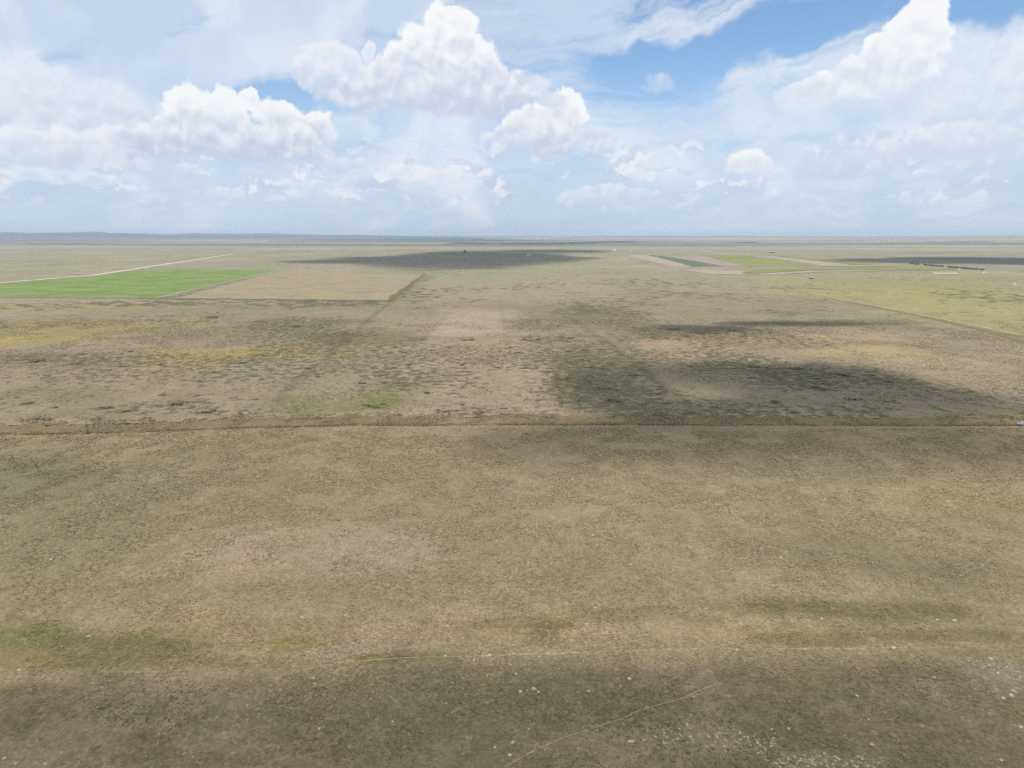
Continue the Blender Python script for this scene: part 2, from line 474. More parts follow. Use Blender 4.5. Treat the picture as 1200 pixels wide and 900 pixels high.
MIDP = [
    (60, 385, 150, 14, A(160, 146, 92), .75, .6, 0), (50, 398, 90, 6, A(172, 153, 98), .9, .5, 0), (120, 360, 130, 6, A(168, 152, 98), .6, .6, 0),
    (290, 413, 110, 7, A(172, 152, 100), .9, .5, 0), (200, 425, 80, 7, A(170, 150, 98), .7, .6, 0), (380, 402, 30, 4, A(174, 155, 104), .8, .5, 0),
    (130, 440, 180, 18, A(160, 143, 114), .6, .8, 0), (60, 420, 90, 9, A(140, 128, 100), .5, .7, 0), (220, 470, 130, 14, A(140, 126, 100), .6, .7, 0),
    (40, 465, 70, 14, A(134, 128, 88), .6, .7, 0), (90, 486, 110, 8, A(136, 126, 90), .6, .7, 0), (300, 385, 150, 20, A(146, 132, 106), .7, .8, 0),
    (250, 365, 200, 10, A(146, 134, 108), .6, .8, 0),
    (420, 470, 75, 13, A(122, 122, 74), .9, .5, 0), (470, 458, 40, 10, A(128, 126, 78), .7, .5, 0), (370, 482, 40, 6, A(116, 118, 70), .8, .5, 0),
    (440, 395, 70, 9, A(128, 122, 82), .75, .5, 0), (450, 430, 70, 22, A(158, 142, 114), .5, .7, 0), (480, 378, 60, 8, A(162, 148, 120), .5, .6, 0),
    (500, 440, 30, 16, A(128, 124, 80), .6, .6, 0), (560, 378, 44, 18, A(174, 156, 130), .85, .5, 0), (590, 430, 80, 30, A(170, 150, 122), .7, .6, 0),
    (575, 408, 40, 5, A(176, 154, 104), .6, .5, 0), (555, 423, 36, 5, A(120, 108, 88), .6, .5, 0), (560, 470, 90, 20, A(152, 136, 112), .55, .7, 0),
    (640, 480, 50, 14, A(158, 142, 118), .6, .6, 0), (660, 370, 60, 12, A(140, 132, 98), .6, .6, 0), (720, 380, 60, 22, A(134, 122, 98), .7, .7, 0),
    (690, 430, 60, 30, A(122, 112, 92), .7, .7, 0), (730, 450, 70, 34, A(112, 106, 84), .6, .7, 0), (780, 405, 50, 8, A(172, 150, 118), .8, .5, 0),
    (860, 400, 60, 8, A(166, 148, 112), .6, .6, 0), (860, 455, 70, 14, A(138, 126, 104), .55, .6, 0), (830, 470, 40, 14, A(140, 128, 106), .5, .6, 0),
    (960, 395, 110, 6, A(172, 154, 106), .7, .6, 0), (1010, 412, 90, 6, A(182, 162, 116), .85, .5, 0), (1080, 420, 110, 12, A(176, 158, 122), .7, .7, 0),
    (1040, 395, 120, 8, A(176, 158, 128), .6, .7, 0), (1140, 445, 90, 14, A(166, 148, 112), .6, .7, 0), (820, 385, 70, 5, A(112, 106, 88), .75, .5, 0),
    (940, 380, 110, 3, A(112, 106, 90), .75, .5, 0), (860, 365, 90, 4, A(142, 130, 108), .5, .6, 0), (800, 350, 200, 10, A(158, 144, 118), .5, .8, 0),
    (600, 345, 170, 12, A(164, 148, 120), .6, .8, 0), (560, 335, 120, 6, A(162, 148, 122), .5, .8, 0), (640, 362, 140, 5, A(140, 130, 98), .6, .6, 0),
    (740, 330, 90, 8, A(164, 152, 122), .5, .7, 0), (960, 350, 130, 7, A(148, 134, 108), .5, .7, 0), (980, 340, 60, 5, A(138, 128, 92), .6, .6, 0),
    (470, 340, 18, 10, A(122, 122, 80), .8, .6, 0), (490, 328, 16, 6, A(126, 126, 84), .8, .6, 0), (1180, 490, 90, 8, A(140, 126, 80), .6, .6, 0),
]
FARP = [
    (1080, 345, 160, 11, A(172, 164, 100), .85, .8, 0), (1130, 349, 30, 2, A(138, 148, 92), .8, .5, 0), (1040, 333, 90, 3, A(152, 154, 98), .7, .6, 0),
    (1170, 368, 120, 13, A(174, 165, 106), .8, .8, 0), (1000, 326, 120, 4, A(160, 152, 118), .6, .7, 0), (1140, 327, 110, 4, A(160, 150, 112), .6, .7, 0),
    (100, 310, 150, 5, A(166, 160, 118), .7, .7, 0), (60, 298, 180, 3, A(168, 158, 128), .6, .7, 0), (330, 303, 90, 4, A(160, 146, 122), .6, .7, 0),
    (130, 292, 120, 1.2, A(140, 150, 112), .6, .6, 0), (270, 291, 70, .9, A(136, 152, 104), .6, .6, 0), (600, 315, 200, 4, A(170, 160, 124), .6, .8, 0),
    (640, 289, 300, 1.6, A(176, 162, 122), .6, .7, 0), (1060, 296, 200, 1.5, A(160, 150, 120), .6, .7, 0), (1120, 290, 90, .8, A(130, 152, 110), .5, .6, 0),
    (1050, 288, 150, .7, A(206, 186, 160), .6, .5, 0), (700, 312, 60, 2, A(168, 160, 118), .5, .6, 0), (830, 292, 120, 1.6, A(170, 160, 122), .5, .7, 0),
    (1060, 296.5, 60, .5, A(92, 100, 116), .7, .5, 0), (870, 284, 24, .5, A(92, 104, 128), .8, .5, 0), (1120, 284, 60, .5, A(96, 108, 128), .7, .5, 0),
    (120, 279, 220, 1.6, A(64, 78, 96), .95, .6, 0), (90, 286, 50, .6, A(64, 78, 96), .8, .5, 0), (330, 280.5, 200, 1.3, A(64, 78, 96), .95, .6, 0), (470, 282, 150, 1.0, A(70, 82, 96), .9, .6, 0),  # dark horizon bands, here and below: cloud shadow and tree belts painted as colour
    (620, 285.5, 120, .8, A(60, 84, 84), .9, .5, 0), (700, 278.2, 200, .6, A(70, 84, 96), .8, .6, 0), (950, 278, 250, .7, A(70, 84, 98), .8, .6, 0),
]


GRAZED_DIM = np.array([0.88, 0.86, 0.76])      # grazed side of the trail: browner turf plus foreground shade put into the colour


def poly_in(x, y, pts, wob):
    """1 inside a polygon given by photograph points, its outline wandering by wob metres"""
    P = [PX(*p) for p in pts]
    x = x + wob * 2 * (fbm(x, y, 45, 4, 401) - 0.5)
    y = y + wob * 3 * (fbm(x, y, 45, 4, 402) - 0.5)
    ins = np.zeros(len(x), bool)
    for (x0, y0), (x1, y1) in zip(P, P[1:] + P[:1]):
        if y0 != y1:
            ins ^= ((y0 > y) != (y1 > y)) & (x < (x1 - x0) * (y - y0) / (y1 - y0) + x0)
    return ins * 1.0


def soft_poly(x, y, pts, wob, blur):
    s_ = 0
    for k in range(6):
        a = k * 1.047
        s_ = s_ + poly_in(x + blur * math.cos(a) * (k % 2 + .6), y + 2.2 * blur * math.sin(a) * (k % 2 + .6), pts, wob)
    return s_ / 6


def old_track(x, y, pts, w):
    P = np.array([PX(*p) for p in pts])
    d = np.full(len(x), 1e9)
    for a, b in zip(P[:-1], P[1:]):
        v = b - a
        t = np.clip(((x - a[0]) * v[0] + (y - a[1]) * v[1]) / (v @ v), 0, 1)
        d = np.minimum(d, np.hypot(x - a[0] - t * v[0], y - a[1] - t * v[1]))
    return 1 - sstep(d, w * .4, w)


def cover(x, y):
    """colour of the ground, share of dark low shrub, share of pale bare soil"""
    r = np.hypot(x, y)
    n = len(x)
    big = fbm(x, y, 90, 4, 61)
    med = fbm(x, y, 22, 4, 62)
    mega = fbm(x, y, 900, 5, 63)
    giga = fbm(x, y, 5000, 5, 64)
    nearc = A(158, 140, 108)[None] * (1 - big[:, None]) + A(142, 129, 95)[None] * big[:, None]
    worn = (sstep(t_line(x) - y + 16 * (fbm(x, y, 30, 3, 67) - .5), -5, 14) * 0.9)[:, None]  # worn turf; its darker colour also carries the dimming of the foreground
    nearc = nearc * (1 - worn) + (A(124, 112, 82)[None] * (1 - big[:, None]) + A(117, 108, 79)[None] * big[:, None]) * worn
    midc = A(156, 141, 113)[None] + (A(140, 130, 100) - A(160, 145, 118))[None] * (big[:, None] - 0.5) * 1.2
    farc = A(168, 157, 125)[None] + (A(160, 150, 124) - A(172, 160, 118))[None] * (giga[:, None] - 0.4) * 2.0 + (A(140, 134, 104) - A(172, 160, 128))[None] * sstep(mega, .55, .7)[:, None] * .6
    yn = v_near(x)
    fmid = (y > yn + 6)[:, None] * 1.0
    ffar = sstep(r, 1050, 1700)[:, None]
    c = nearc * (1 - fmid) + midc * fmid
    c = c * (1 - ffar) + farc * ffar
    # dark far strips: cloud shadow and tree belts put into the ground colour
    st = sstep(fbm(x / 6.0, y, 1500, 4, 71), .50, .62) * sstep(r, 4500, 9000)
    c = c * (1 - .85 * st[:, None]) + A(84, 96, 98)[None] * .85 * st[:, None]
    st2 = sstep(fbm(x / 5.0, y, 1300, 4, 75), .60, .66) * sstep(r, 4000, 7000)
    c = c * (1 - .6 * st2[:, None]) + A(196, 180, 152)[None] * .6 * st2[:, None]
    ztag = np.where(y > yn + 6, 1, 0)
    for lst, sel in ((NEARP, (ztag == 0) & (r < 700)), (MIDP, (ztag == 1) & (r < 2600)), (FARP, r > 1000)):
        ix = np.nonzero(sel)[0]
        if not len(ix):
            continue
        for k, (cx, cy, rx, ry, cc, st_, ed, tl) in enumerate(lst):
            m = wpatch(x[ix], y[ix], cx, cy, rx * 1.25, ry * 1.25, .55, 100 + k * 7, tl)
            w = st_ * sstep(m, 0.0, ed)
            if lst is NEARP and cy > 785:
                cc = cc * GRAZED_DIM
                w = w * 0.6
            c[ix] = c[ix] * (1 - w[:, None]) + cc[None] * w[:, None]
    for pts, cc, k in PARCELS:
        m = (k * soft_poly(x, y, pts, 9, 9) * fmid[:, 0] * (.5 + fbm(x, y, 30, 4, 409)))[:, None]
        c = c * (1 - m) + cc[None] * m
    for pts, w, cc, k in OLD:
        m = (k * old_track(x, y, pts, w) * fmid[:, 0] * (.55 + .9 * fbm(x, y, 25, 3, 405)))[:, None]
        c = c * (1 - m) + cc[None] * m
    # dark low shrub
    sh = 0.30 + 0.30 * sstep(fbm(x, y, 160, 4, 81), .42, .68)
    for cx, cy, rx, ry, g in SHRUBS:
        sh = sh + g * sstep(wpatch(x, y, cx, cy, rx, ry, .6, int(cx) + 3), 0, .6)
    sh = sh + 0.55 * soft_poly(x, y, [(632, 428), (690, 398), (720, 408), (748, 428), (815, 482), (760, 489), (668, 489), (640, 455)], 22, 14) * sstep(fbm(x, y, 45, 4, 88), .25, .65)
    sh = np.clip(sh, 0, .74) * fmid[:, 0] * (1 - 0.45 * sstep(r, 1300, 3000)) * (1 - sstep(r, 5000, 9000))
    # over the track the turf is grazed to the soil
    sp = 0.15 + 0.5 * sstep(fbm(x, y, 60, 4, 83), .5, .75)
    for cx, cy, rx, ry, g in SOILS:
        sp = sp + g * sstep(wpatch(x, y, cx, cy, rx, ry, .6, int(cx) + 9), 0, .6)
    return np.clip(c, 0.004, 0.9), sh, np.clip(sp, 0, 1)


PARCELS = [([(850, 322), (870, 325), (917, 336.5), (973, 348), (1030, 359.5), (1087, 370.5), (1143, 382), (1200, 393.5), (1330, 418), (1330, 319), (1050, 319), (900, 322)], A(171, 163, 110), .6), ([(514, 361), (604, 361), (612, 394), (505, 394)], A(182, 165, 140), .5), ([(500, 402), (624, 402), (650, 440), (664, 487), (470, 487), (486, 440)], A(172, 153, 126), .5),
           ([(440, 402), (492, 402), (455, 455), (395, 487), (345, 487), (400, 438)], A(164, 148, 118), .4), ([(505, 330), (720, 330), (740, 352), (500, 352)], A(172, 156, 130), .5), ([(745, 402), (830, 398), (900, 418), (780, 424)], A(176, 156, 126), .5)]
OLD = [([(325, 470), (345, 449), (400, 405), (442, 366), (460, 352)], 7, A(122, 110, 86), .6), ([(668, 372), (700, 394), (742, 424), (812, 478), (825, 489)], 8, A(104, 97, 76), .4),
       ([(395, 490), (470, 420), (520, 372), (545, 350)], 6, A(140, 128, 98), .35), ([(585, 352), (600, 420), (640, 489)], 6, A(146, 132, 106), .3), ([(460, 394), (545, 396), (640, 394), (760, 396)], 9, A(120, 112, 86), .45)]
SHRUBS = [(700, 440, 90, 34, .2), (740, 460, 90, 30, .2), (820, 388, 90, 10, .5), (880, 425, 60, 12, .4), (960, 440, 120, 24, .4), (340, 390, 90, 24, .3), (230, 478, 120, 14, .3), (150, 420, 160, 12, .25),
          (550, 397, 60, 5, .4), (640, 398, 40, 6, .5), (450, 450, 80, 26, .2), (560, 485, 80, 12, .35), (940, 380, 120, 5, .5), (300, 355, 200, 8, .3), (680, 365, 90, 8, .3), (900, 480, 160, 10, .35),
          (560, 378, 60, 22, -.5), (590, 440, 46, 18, -.2), (1060, 410, 120, 16, -.25), (780, 405, 50, 8, -.4), (60, 395, 150, 20, -.2)]
SOILS = [(960, 893, 70, 14, .7), (830, 875, 130, 22, .45), (1170, 785, 30, 26, .6), (1130, 805, 60, 12, .4), (300, 640, 110, 36, .35), (430, 640, 90, 26, .4), (480, 728, 100, 24, .35), (700, 640, 120, 22, .25), (870, 645, 110, 30, .4), (430, 763, 30, 6, .5), (740, 850, 120, 24, .35)]

# ------------------------------------------------------------------ ground material
def land_mat(name, base=None, shrub_c=(92, 86, 66), soil_c=(205, 190, 168), fine=0.42, shrub=True, bump=0.5, streak=None, rough=0.95):
    m = bpy.data.materials.new(name)
    m.use_nodes = True
    t = m.node_tree
    t.nodes.clear()
    N = NT(t)
    geo = N.n('ShaderNodeNewGeometry')
    P = geo.outputs['Position']
    if base is None:
        at = N.n('ShaderNodeAttribute', attribute_name='cover')
        c = at.outputs['Color']
    else:
        c = (*base, 1)
    f1 = N.noise(P, 0.9, 5.0, 0.68)          # tufts of about a metre
    f2 = N.noise(P, 0.085, 5.0, 0.6)         # patches of ten metres
    f3 = N.noise(P, 3.1, 3.0, 0.6)
    f5 = N.noise(P, 0.28, 4.0, 0.6)
    g = N.lin(f1, 0.25, 0.75, 1 - fine, 1 + fine)
    g = N.math('MULTIPLY', g, N.lin(f2, 0.3, 0.7, 0.89, 1.11))
    g = N.math('MULTIPLY', g, N.lin(f3, 0.25, 0.75, 1 - fine * 0.45, 1 + fine * 0.45))
    g = N.math('MULTIPLY', g, N.lin(f5, 0.3, 0.7, 0.86, 1.14))
    cg = N.n('ShaderNodeCombineXYZ')
    for i in range(3):
        t.links.new(g, cg.inputs[i])
    c = N.mix(1.0, c, cg.outputs[0], 'MULTIPLY')
    # greener and strawier tussocks
    hue = N.noise(P, 0.32, 4.0, 0.6)
    c = N.mix(N.smooth(hue, 0.52, 0.72, 0.0, 0.34), c, (*A(118, 116, 66), 1))
    c = N.mix(N.smooth(hue, 0.48, 0.28, 0.0, 0.25), c, (*A(168, 148, 118), 1))
    c = N.mix(N.smooth(N.noise(P, 0.42, 3.0, 0.6), 0.64, 0.72, 0.0, 0.34), c, (*A(190, 172, 128), 1))
    f4 = N.noise(P, 0.017, 6.0, 0.66)
    c = N.mix(N.smooth(f4, 0.42, 0.68, 0.0, 0.20), c, (*A(128, 124, 92), 1))
    c = N.mix(N.smooth(f4, 0.46, 0.30, 0.0, 0.22), c, (*A(190, 172, 144), 1))
    if shrub:
        dist_ = N.vmath('LENGTH', P)
        away_ = N.math('MULTIPLY', N.smooth(dist_, 1300.0, 3200.0), N.smooth(dist_, 14000.0, 8000.0))
        f6 = N.noise(P, 0.0024, 7.0, 0.68)
        c = N.mix(N.math('MULTIPLY', N.smooth(f6, 0.50, 0.60, 0.0, 0.55), away_), c, (*A(146, 150, 108), 1))
        c = N.mix(N.math('MULTIPLY', N.smooth(f6, 0.47, 0.38, 0.0, 0.5), away_), c, (*A(186, 164, 146), 1))
        f7 = N.noise(P, 0.0075, 6.0, 0.68)
        c = N.mix(N.math('MULTIPLY', N.smooth(f7, 0.57, 0.64, 0.0, 0.5), away_), c, (*A(122, 120, 96), 1))
        sa = N.n('ShaderNodeAttribute', attribute_name='shrub')
        far_ = N.smooth(N.vmath('LENGTH', P), 750.0, 1700.0)
        s1 = N.math('MULTIPLY_ADD', far_, N.math('SUBTRACT', N.noise(P, 0.036, 6.0, 0.66), N.noise(P, 0.12, 6.0, 0.66)), N.noise(P, 0.12, 6.0, 0.66))
        thr = N.lin(sa.outputs['Fac'], 0.0, 1.0, 0.74, 0.36)
        k = N.smooth(N.math('SUBTRACT', s1, thr), -0.03, 0.05, 0.0, 0.8)
        k = N.math('MULTIPLY', k, N.smooth(sa.outputs['Fac'], 0.02, 0.2))
        sc_ = N.mix(N.noise(P, 0.03, 3.0), (*A(96, 88, 71), 1), (*A(100, 98, 69), 1))
        c = N.mix(k, c, sc_)
        pa = N.n('ShaderNodeAttribute', attribute_name='soil')
        s2 = N.noise(P, 0.95, 3.0, 0.6)
        thr2 = N.lin(pa.outputs['Fac'], 0.0, 1.0, 0.80, 0.56)
        k2 = N.smooth(N.math('SUBTRACT', s2, thr2), 0.0, 0.06, 0.0, 0.75)
        c = N.mix(k2, c, (*A(*soil_c), 1))
    if streak:
        mp = N.n('ShaderNodeMapping')
        t.links.new(P, mp.inputs[0])
        mp.inputs['Rotation'].default_value = (0, 0, streak[0])
        mp.inputs['Scale'].default_value = (streak[1], streak[2], 1)
        sn = N.noise(mp.outputs[0], 1.0, 4.0, 0.6)
        c = N.mix(N.smooth(sn, 0.4, 0.65, 0, streak[4]), c, (*streak[3], 1))
        pn = N.noise(P, 0.011, 5.0, 0.65)
        c = N.mix(N.smooth(pn, 0.52, 0.64, 0, 0.45), c, (*[v * 0.72 for v in (base or (0.2, 0.2, 0.1))], 1))
        c = N.mix(N.smooth(pn, 0.44, 0.34, 0, 0.5), c, (*A(160, 150, 112), 1))
    b = N.n('ShaderNodeBsdfPrincipled')
    t.links.new(c, b.inputs['Base Color'])
    b.inputs['Roughness'].default_value = rough
    b.inputs['Specular IOR Level'].default_value = 0.1
    bp = N.n('ShaderNodeBump')
    bp.inputs['Strength'].default_value = bump
    bp.inputs['Distance'].default_value = 0.25
    t.links.new(f1, bp.inputs['Height'])
    t.links.new(bp.outputs[0], b.inputs['Normal'])
    o = N.n('ShaderNodeOutputMaterial')
    t.links.new(b.outputs[0], o.inputs[0])
    return m


def attr_mat(name, rough=0.9, trans=0.0):
    """colour carried by the mesh, grained a little"""
    m = bpy.data.materials.new(name)
    m.use_nodes = True
    t = m.node_tree
    t.nodes.clear()
    N = NT(t)
    at = N.n('ShaderNodeAttribute', attribute_name='cover')
    geo = N.n('ShaderNodeNewGeometry')
    nz = N.noise(geo.outputs['Position'], 2.3, 3.0)
    c = N.mix(N.lin(nz, 0.3, 0.7, 0.0, 0.5), at.outputs['Color'], (0.02, 0.02, 0.012, 1), 'MIX')
    c = N.mix(0.6, c, at.outputs['Color'])
    b = N.n('ShaderNodeBsdfPrincipled')
    t.links.new(c, b.inputs['Base Color'])
    b.inputs['Roughness'].default_value = rough
    b.inputs['Specular IOR Level'].default_value = 0.15
    o = N.n('ShaderNodeOutputMaterial')
    t.links.new(b.outputs[0], o.inputs[0])
    return m


def plain_mat(name, rgb, rough=0.7, var=0.25, scale=1.5, metal=0.0, spec=0.3):
    m = bpy.data.materials.new(name)
    m.use_nodes = True
    t = m.node_tree
    t.nodes.clear()
    N = NT(t)
    tcx = N.n('ShaderNodeTexCoord')
    nz = N.noise(tcx.outputs['Object'], scale, 5.0, 0.6)
    d = tuple(max(0, c * (1 - var)) for c in rgb)
    l = tuple(min(1, c * (1 + var)) for c in rgb)
    c = N.mix(N.lin(nz, 0.3, 0.7), (*d, 1), (*l, 1))
    b = N.n('ShaderNodeBsdfPrincipled')
    t.links.new(c, b.inputs['Base Color'])
    b.inputs['Roughness'].default_value = rough
    b.inputs['Metallic'].default_value = metal
    b.inputs['Specular IOR Level'].default_value = spec
    bp = N.n('ShaderNodeBump')
    bp.inputs['Strength'].default_value = 0.2
    t.links.new(nz, bp.inputs['Height'])
    t.links.new(bp.outputs[0], b.inputs['Normal'])
    o = N.n('ShaderNodeOutputMaterial')
    t.links.new(b.outputs[0], o.inputs[0])
    return m


# ------------------------------------------------------------------ ground sheet (rings round a point below the camera)
dep = np.concatenate([np.radians(np.linspace(88, 46, 26)), np.radians(np.linspace(45.8, 1.2, 470)), np.radians(np.geomspace(1.17, 0.115, 110))])
rad = H / np.tan(dep)
ang = np.concatenate([np.linspace(-R(46), R(46), 460), np.linspace(R(47), R(313), 90)])
na, nr = len(ang), len(rad)
RR, AA = np.meshgrid(rad, ang, indexing='ij')
gx, gy = (RR * np.sin(AA)).ravel(), (RR * np.cos(AA)).ravel()
gz = hgt(gx, gy)
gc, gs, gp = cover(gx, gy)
ii, jj = np.meshgrid(np.arange(nr - 1), np.arange(na), indexing='ij')
j2 = (jj + 1) % na
quads = np.stack([ii * na + jj, (ii + 1) * na + jj, (ii + 1) * na + j2, ii * na + j2], -1).reshape(-1, 4)
M_LAND = land_mat('prairie_turf')
ground = tri_mesh('ground', np.stack([gx, gy, gz], 1), quads[:, ::-1], M_LAND, {'cover': gc, 'shrub': gs, 'soil': gp}, n=4)
cv = np.stack([gx[:na], gy[:na], gz[:na]], 1)
tag(ground, 'dry tan and olive prairie plain reaching the horizon', None, None, 'structure')
hub = mesh_obj('ground_below_camera', [(0, 0, float(gz[:na].mean()))] + [tuple(v) for v in cv], [(0, 1 + (k + 1) % na, 1 + k) for k in range(na)], plain_mat('turf', tuple(A(140, 128, 100)), 0.95))
hub.parent = ground


# ------------------------------------------------------------------ sheets laid on the ground
def strip(name, pts, w, mat, lift=0.03, step=2.0, jit=0.0, kind='structure', label=None, seed=1):
    """a track of width w metres along photograph points"""
    P = np.array([PX(*p) for p in pts])
    L = np.concatenate([[0], np.cumsum(np.hypot(*np.diff(P, axis=0).T))])
    s = np.arange(0, L[-1], step)
    x, y = np.interp(s, L, P[:, 0]), np.interp(s, L, P[:, 1])
    if jit:
        x = x + jit * (fbm(s, s * 0, 14, 3, seed) - 0.5)
        y = y + jit * (fbm(s, s * 0 + 9, 14, 3, seed + 5) - 0.5)
    tx, ty = np.gradient(x), np.gradient(y)
    q = np.hypot(tx, ty)
    nx, ny = -ty / q, tx / q
    ww = w * (0.5 + 0.45 * (fbm(s, s * 0 + 3, 5, 3, seed + 8) - 0.5)) if jit else w * 0.5 + 0 * s
    V = []
    for sg in (-1, 1):
        vx, vy = x + sg * nx * ww, y + sg * ny * ww
        V.append(np.stack([vx, vy, hgt(vx, vy) + lift], 1))
    n = len(s)
    V = np.concatenate(V)
    Fq = [(k, k + 1, n + k + 1, n + k) for k in range(n - 1)]
    o = mesh_obj(name, V, Fq, mat)
    me = o.data
    if me.polygons[0].normal.z < 0:
        me.flip_normals()
    return tag(o, label, None, None, kind)


def sheet(name, pts, mat, lift, label=None, edge=0.0):
    """a field: polygon through photograph points, its edges a little uneven"""
    P = np.array([PX(*p) for p in pts])
    out = []
    for a, b in zip(P, np.roll(P, -1, axis=0)):
        L = math.hypot(*(b - a))
        k = max(2, min(60, int(L / 12)))
        for i in range(k):
            q = a + (b - a) * i / k
            if i and edge:
                q = q + edge * (np.array([random.random(), random.random()]) - 0.5)
            out.append((q[0], q[1], lift))
    o = mesh_obj(name, out, [tuple(range(len(out)))], mat)
    if o.data.polygons[0].normal.z < 0:
        o.data.flip_normals()
    return tag(o, label, None, None, 'structure')


# verge with its ditch between pasture and prairie
xs = np.linspace(PX(-110, 512)[0], PX(1310, 499)[0], 420)
rows = [0.0, 0.04, 0.1, 0.2, 0.35, 0.5, 0.65, 0.8, 0.92, 1.0]
yn, yf = v_near(xs), v_far(xs)
V, q = [], len(xs)
for k, s in enumerate(rows):
    wob = (fbm(xs, xs * 0 + k, 7, 3, 5) - 0.5) * (2.6 if k == 0 else 22.0 if k == len(rows) - 1 else 0.5)
    yy = yn + (yf - yn) * s + wob
    V.append(np.stack([xs, yy, hgt(xs, yy) + 0.05], 1))
V = np.concatenate(V)
Fq = np.array([(k * q + i, k * q + i + 1, (k + 1) * q + i + 1, (k + 1) * q + i) for k in range(len(rows) - 1) for i in range(q - 1)])
M_VERGE = land_mat('verge_grass', tuple(A(132, 116, 85)), shrub=False, fine=0.42)
verge = tag(tri_mesh('verge', V, Fq, M_VERGE, None, n=4), 'brown grassy verge and shallow ditch crossing the plain', None, None, 'structure')

M_SOIL = land_mat('bare_trail', tuple(A(172, 154, 124)), shrub=False, fine=0.6)
M_FAINT = land_mat('worn_trail', tuple(A(156, 138, 108)), shrub=False, fine=0.6)
strip('trail', TRACK[:6], 0.34, M_FAINT, 0.06, 1.0, 0.9, label='faint worn end of the trail across the pasture', seed=33)
strip('trail', TRACK[5:], 0.36, M_SOIL, 0.06, 1.0, 0.9, label='thin pale trail worn across the pasture', seed=3)
strip('trail', [(590, 900), (594, 898), (620, 885), (650, 871), (675, 861), (700, 853), (735, 841), (750, 833), (765, 829), (800, 818), (825, 807), (838, 803)], 0.27, M_SOIL, 0.06, 0.6, 0.7, label='narrow pale cattle path slanting over the pasture', seed=13)
strip('trail', [(522, 841), (535, 834), (550, 827)], 0.24, M_SOIL, 0.06, 0.6, 0.5, label='short faint length of cattle path', seed=23)

GREEN = tuple(A(122, 150, 78))
crop = land_mat('green_crop', GREEN, shrub=False, fine=0.15, streak=(R(20), 0.006, 0.03, tuple(A(150, 164, 90)), 0.75))
sheet('crop_field', [(-140, 345), (182, 349), (328, 316.5), (207, 315.6), (150, 317.6), (0, 333), (-140, 343.5)], crop, 0.15, 'bright green crop field beside the pale gravel road', 16)
stub = land_mat('golden_stubble', tuple(A(170, 155, 127)), shrub=False, fine=0.3, streak=(R(8), 0.005, 0.018, tuple(A(174, 158, 112)), 0.6))
sheet('stubble_field', [(206, 349.2), (452, 352), (496, 322), (345, 317.5), (332, 317)], stub, 0.15, 'golden dry field beside the green crop', 14)
gravel = land_mat('gravel', tuple(A(240, 228, 210)), shrub=False, fine=0.15)
strip('gravel_road', [(-140, 339.5), (-60, 336.5), (0, 331.5), (60, 326.5), (110, 322.5), (150, 316.5), (175, 312.5), (215, 306.5), (255, 300.5), (272, 298)], 17.0, gravel, 0.3, 12, 5, label='pale gravel road running past the green field')
strip('gravel_road', [(186, 348.5), (240, 336), (300, 322.5), (330, 316.4)], 2.6, gravel, 0.3, 12, label='pale dirt road along the edge of the green field')
hedge_c = land_mat('field_margin', tuple(A(104, 102, 72)), shrub=False, fine=0.4)
strip('field_margin', [(-140, 347), (182, 350), (330, 351.2), (458, 352.6)], 9, hedge_c, 0.25, 10, 6, label='dark weedy margin below the green field')
strip('field_margin', [(456, 352), (470, 342), (484, 331), (498, 321.5)], 11, land_mat('green_margin', tuple(A(114, 116, 72)), shrub=False, fine=0.4), 0.25, 10, 6, label='green weedy margin at the end of the golden field')
strip('dirt_road', [(845, 323), (860, 326), (917, 337), (973, 348), (1030, 359.5), (1087, 370.5), (1143, 382), (1200, 393.5), (1320, 416)], 5.0, land_mat('dirt_track', tuple(A(198, 182, 136)), shrub=False, fine=0.2), 0.3, 10, 3, label='pale dirt track running down beside the green pasture')
sheet('verge', [(960, 348), (1030, 361.5), (1087, 373), (1143, 386), (1200, 402), (1320, 434), (1320, 420), (1200, 395.8), (1143, 384), (1087, 372), (1030, 360.6)], land_mat('track_verge', tuple(A(132, 126, 84)), shrub=False, fine=0.35), 0.2, 'dark grassy verge below the pale dirt track', 3)
PINK = land_mat('bare_soil', tuple(A(194, 176, 158)), shrub=False, fine=0.12, streak=(R(-30), 0.002, 0.02, tuple(A(176, 160, 152)), 0.6))
MAUVE = land_mat('tilled_soil', tuple(A(176, 160, 152)), shrub=False, fine=0.12)
DKG = land_mat('dark_crop', tuple(A(108, 130, 84)), shrub=False, fine=0.12, streak=(R(-30), 0.002, 0.02, tuple(A(92, 120, 92)), 0.7))
YEL = land_mat('yellow_crop', tuple(A(164, 160, 92)), shrub=False, fine=0.15, streak=(R(-30), 0.0015, 0.012, tuple(A(112, 138, 76)), 0.85))
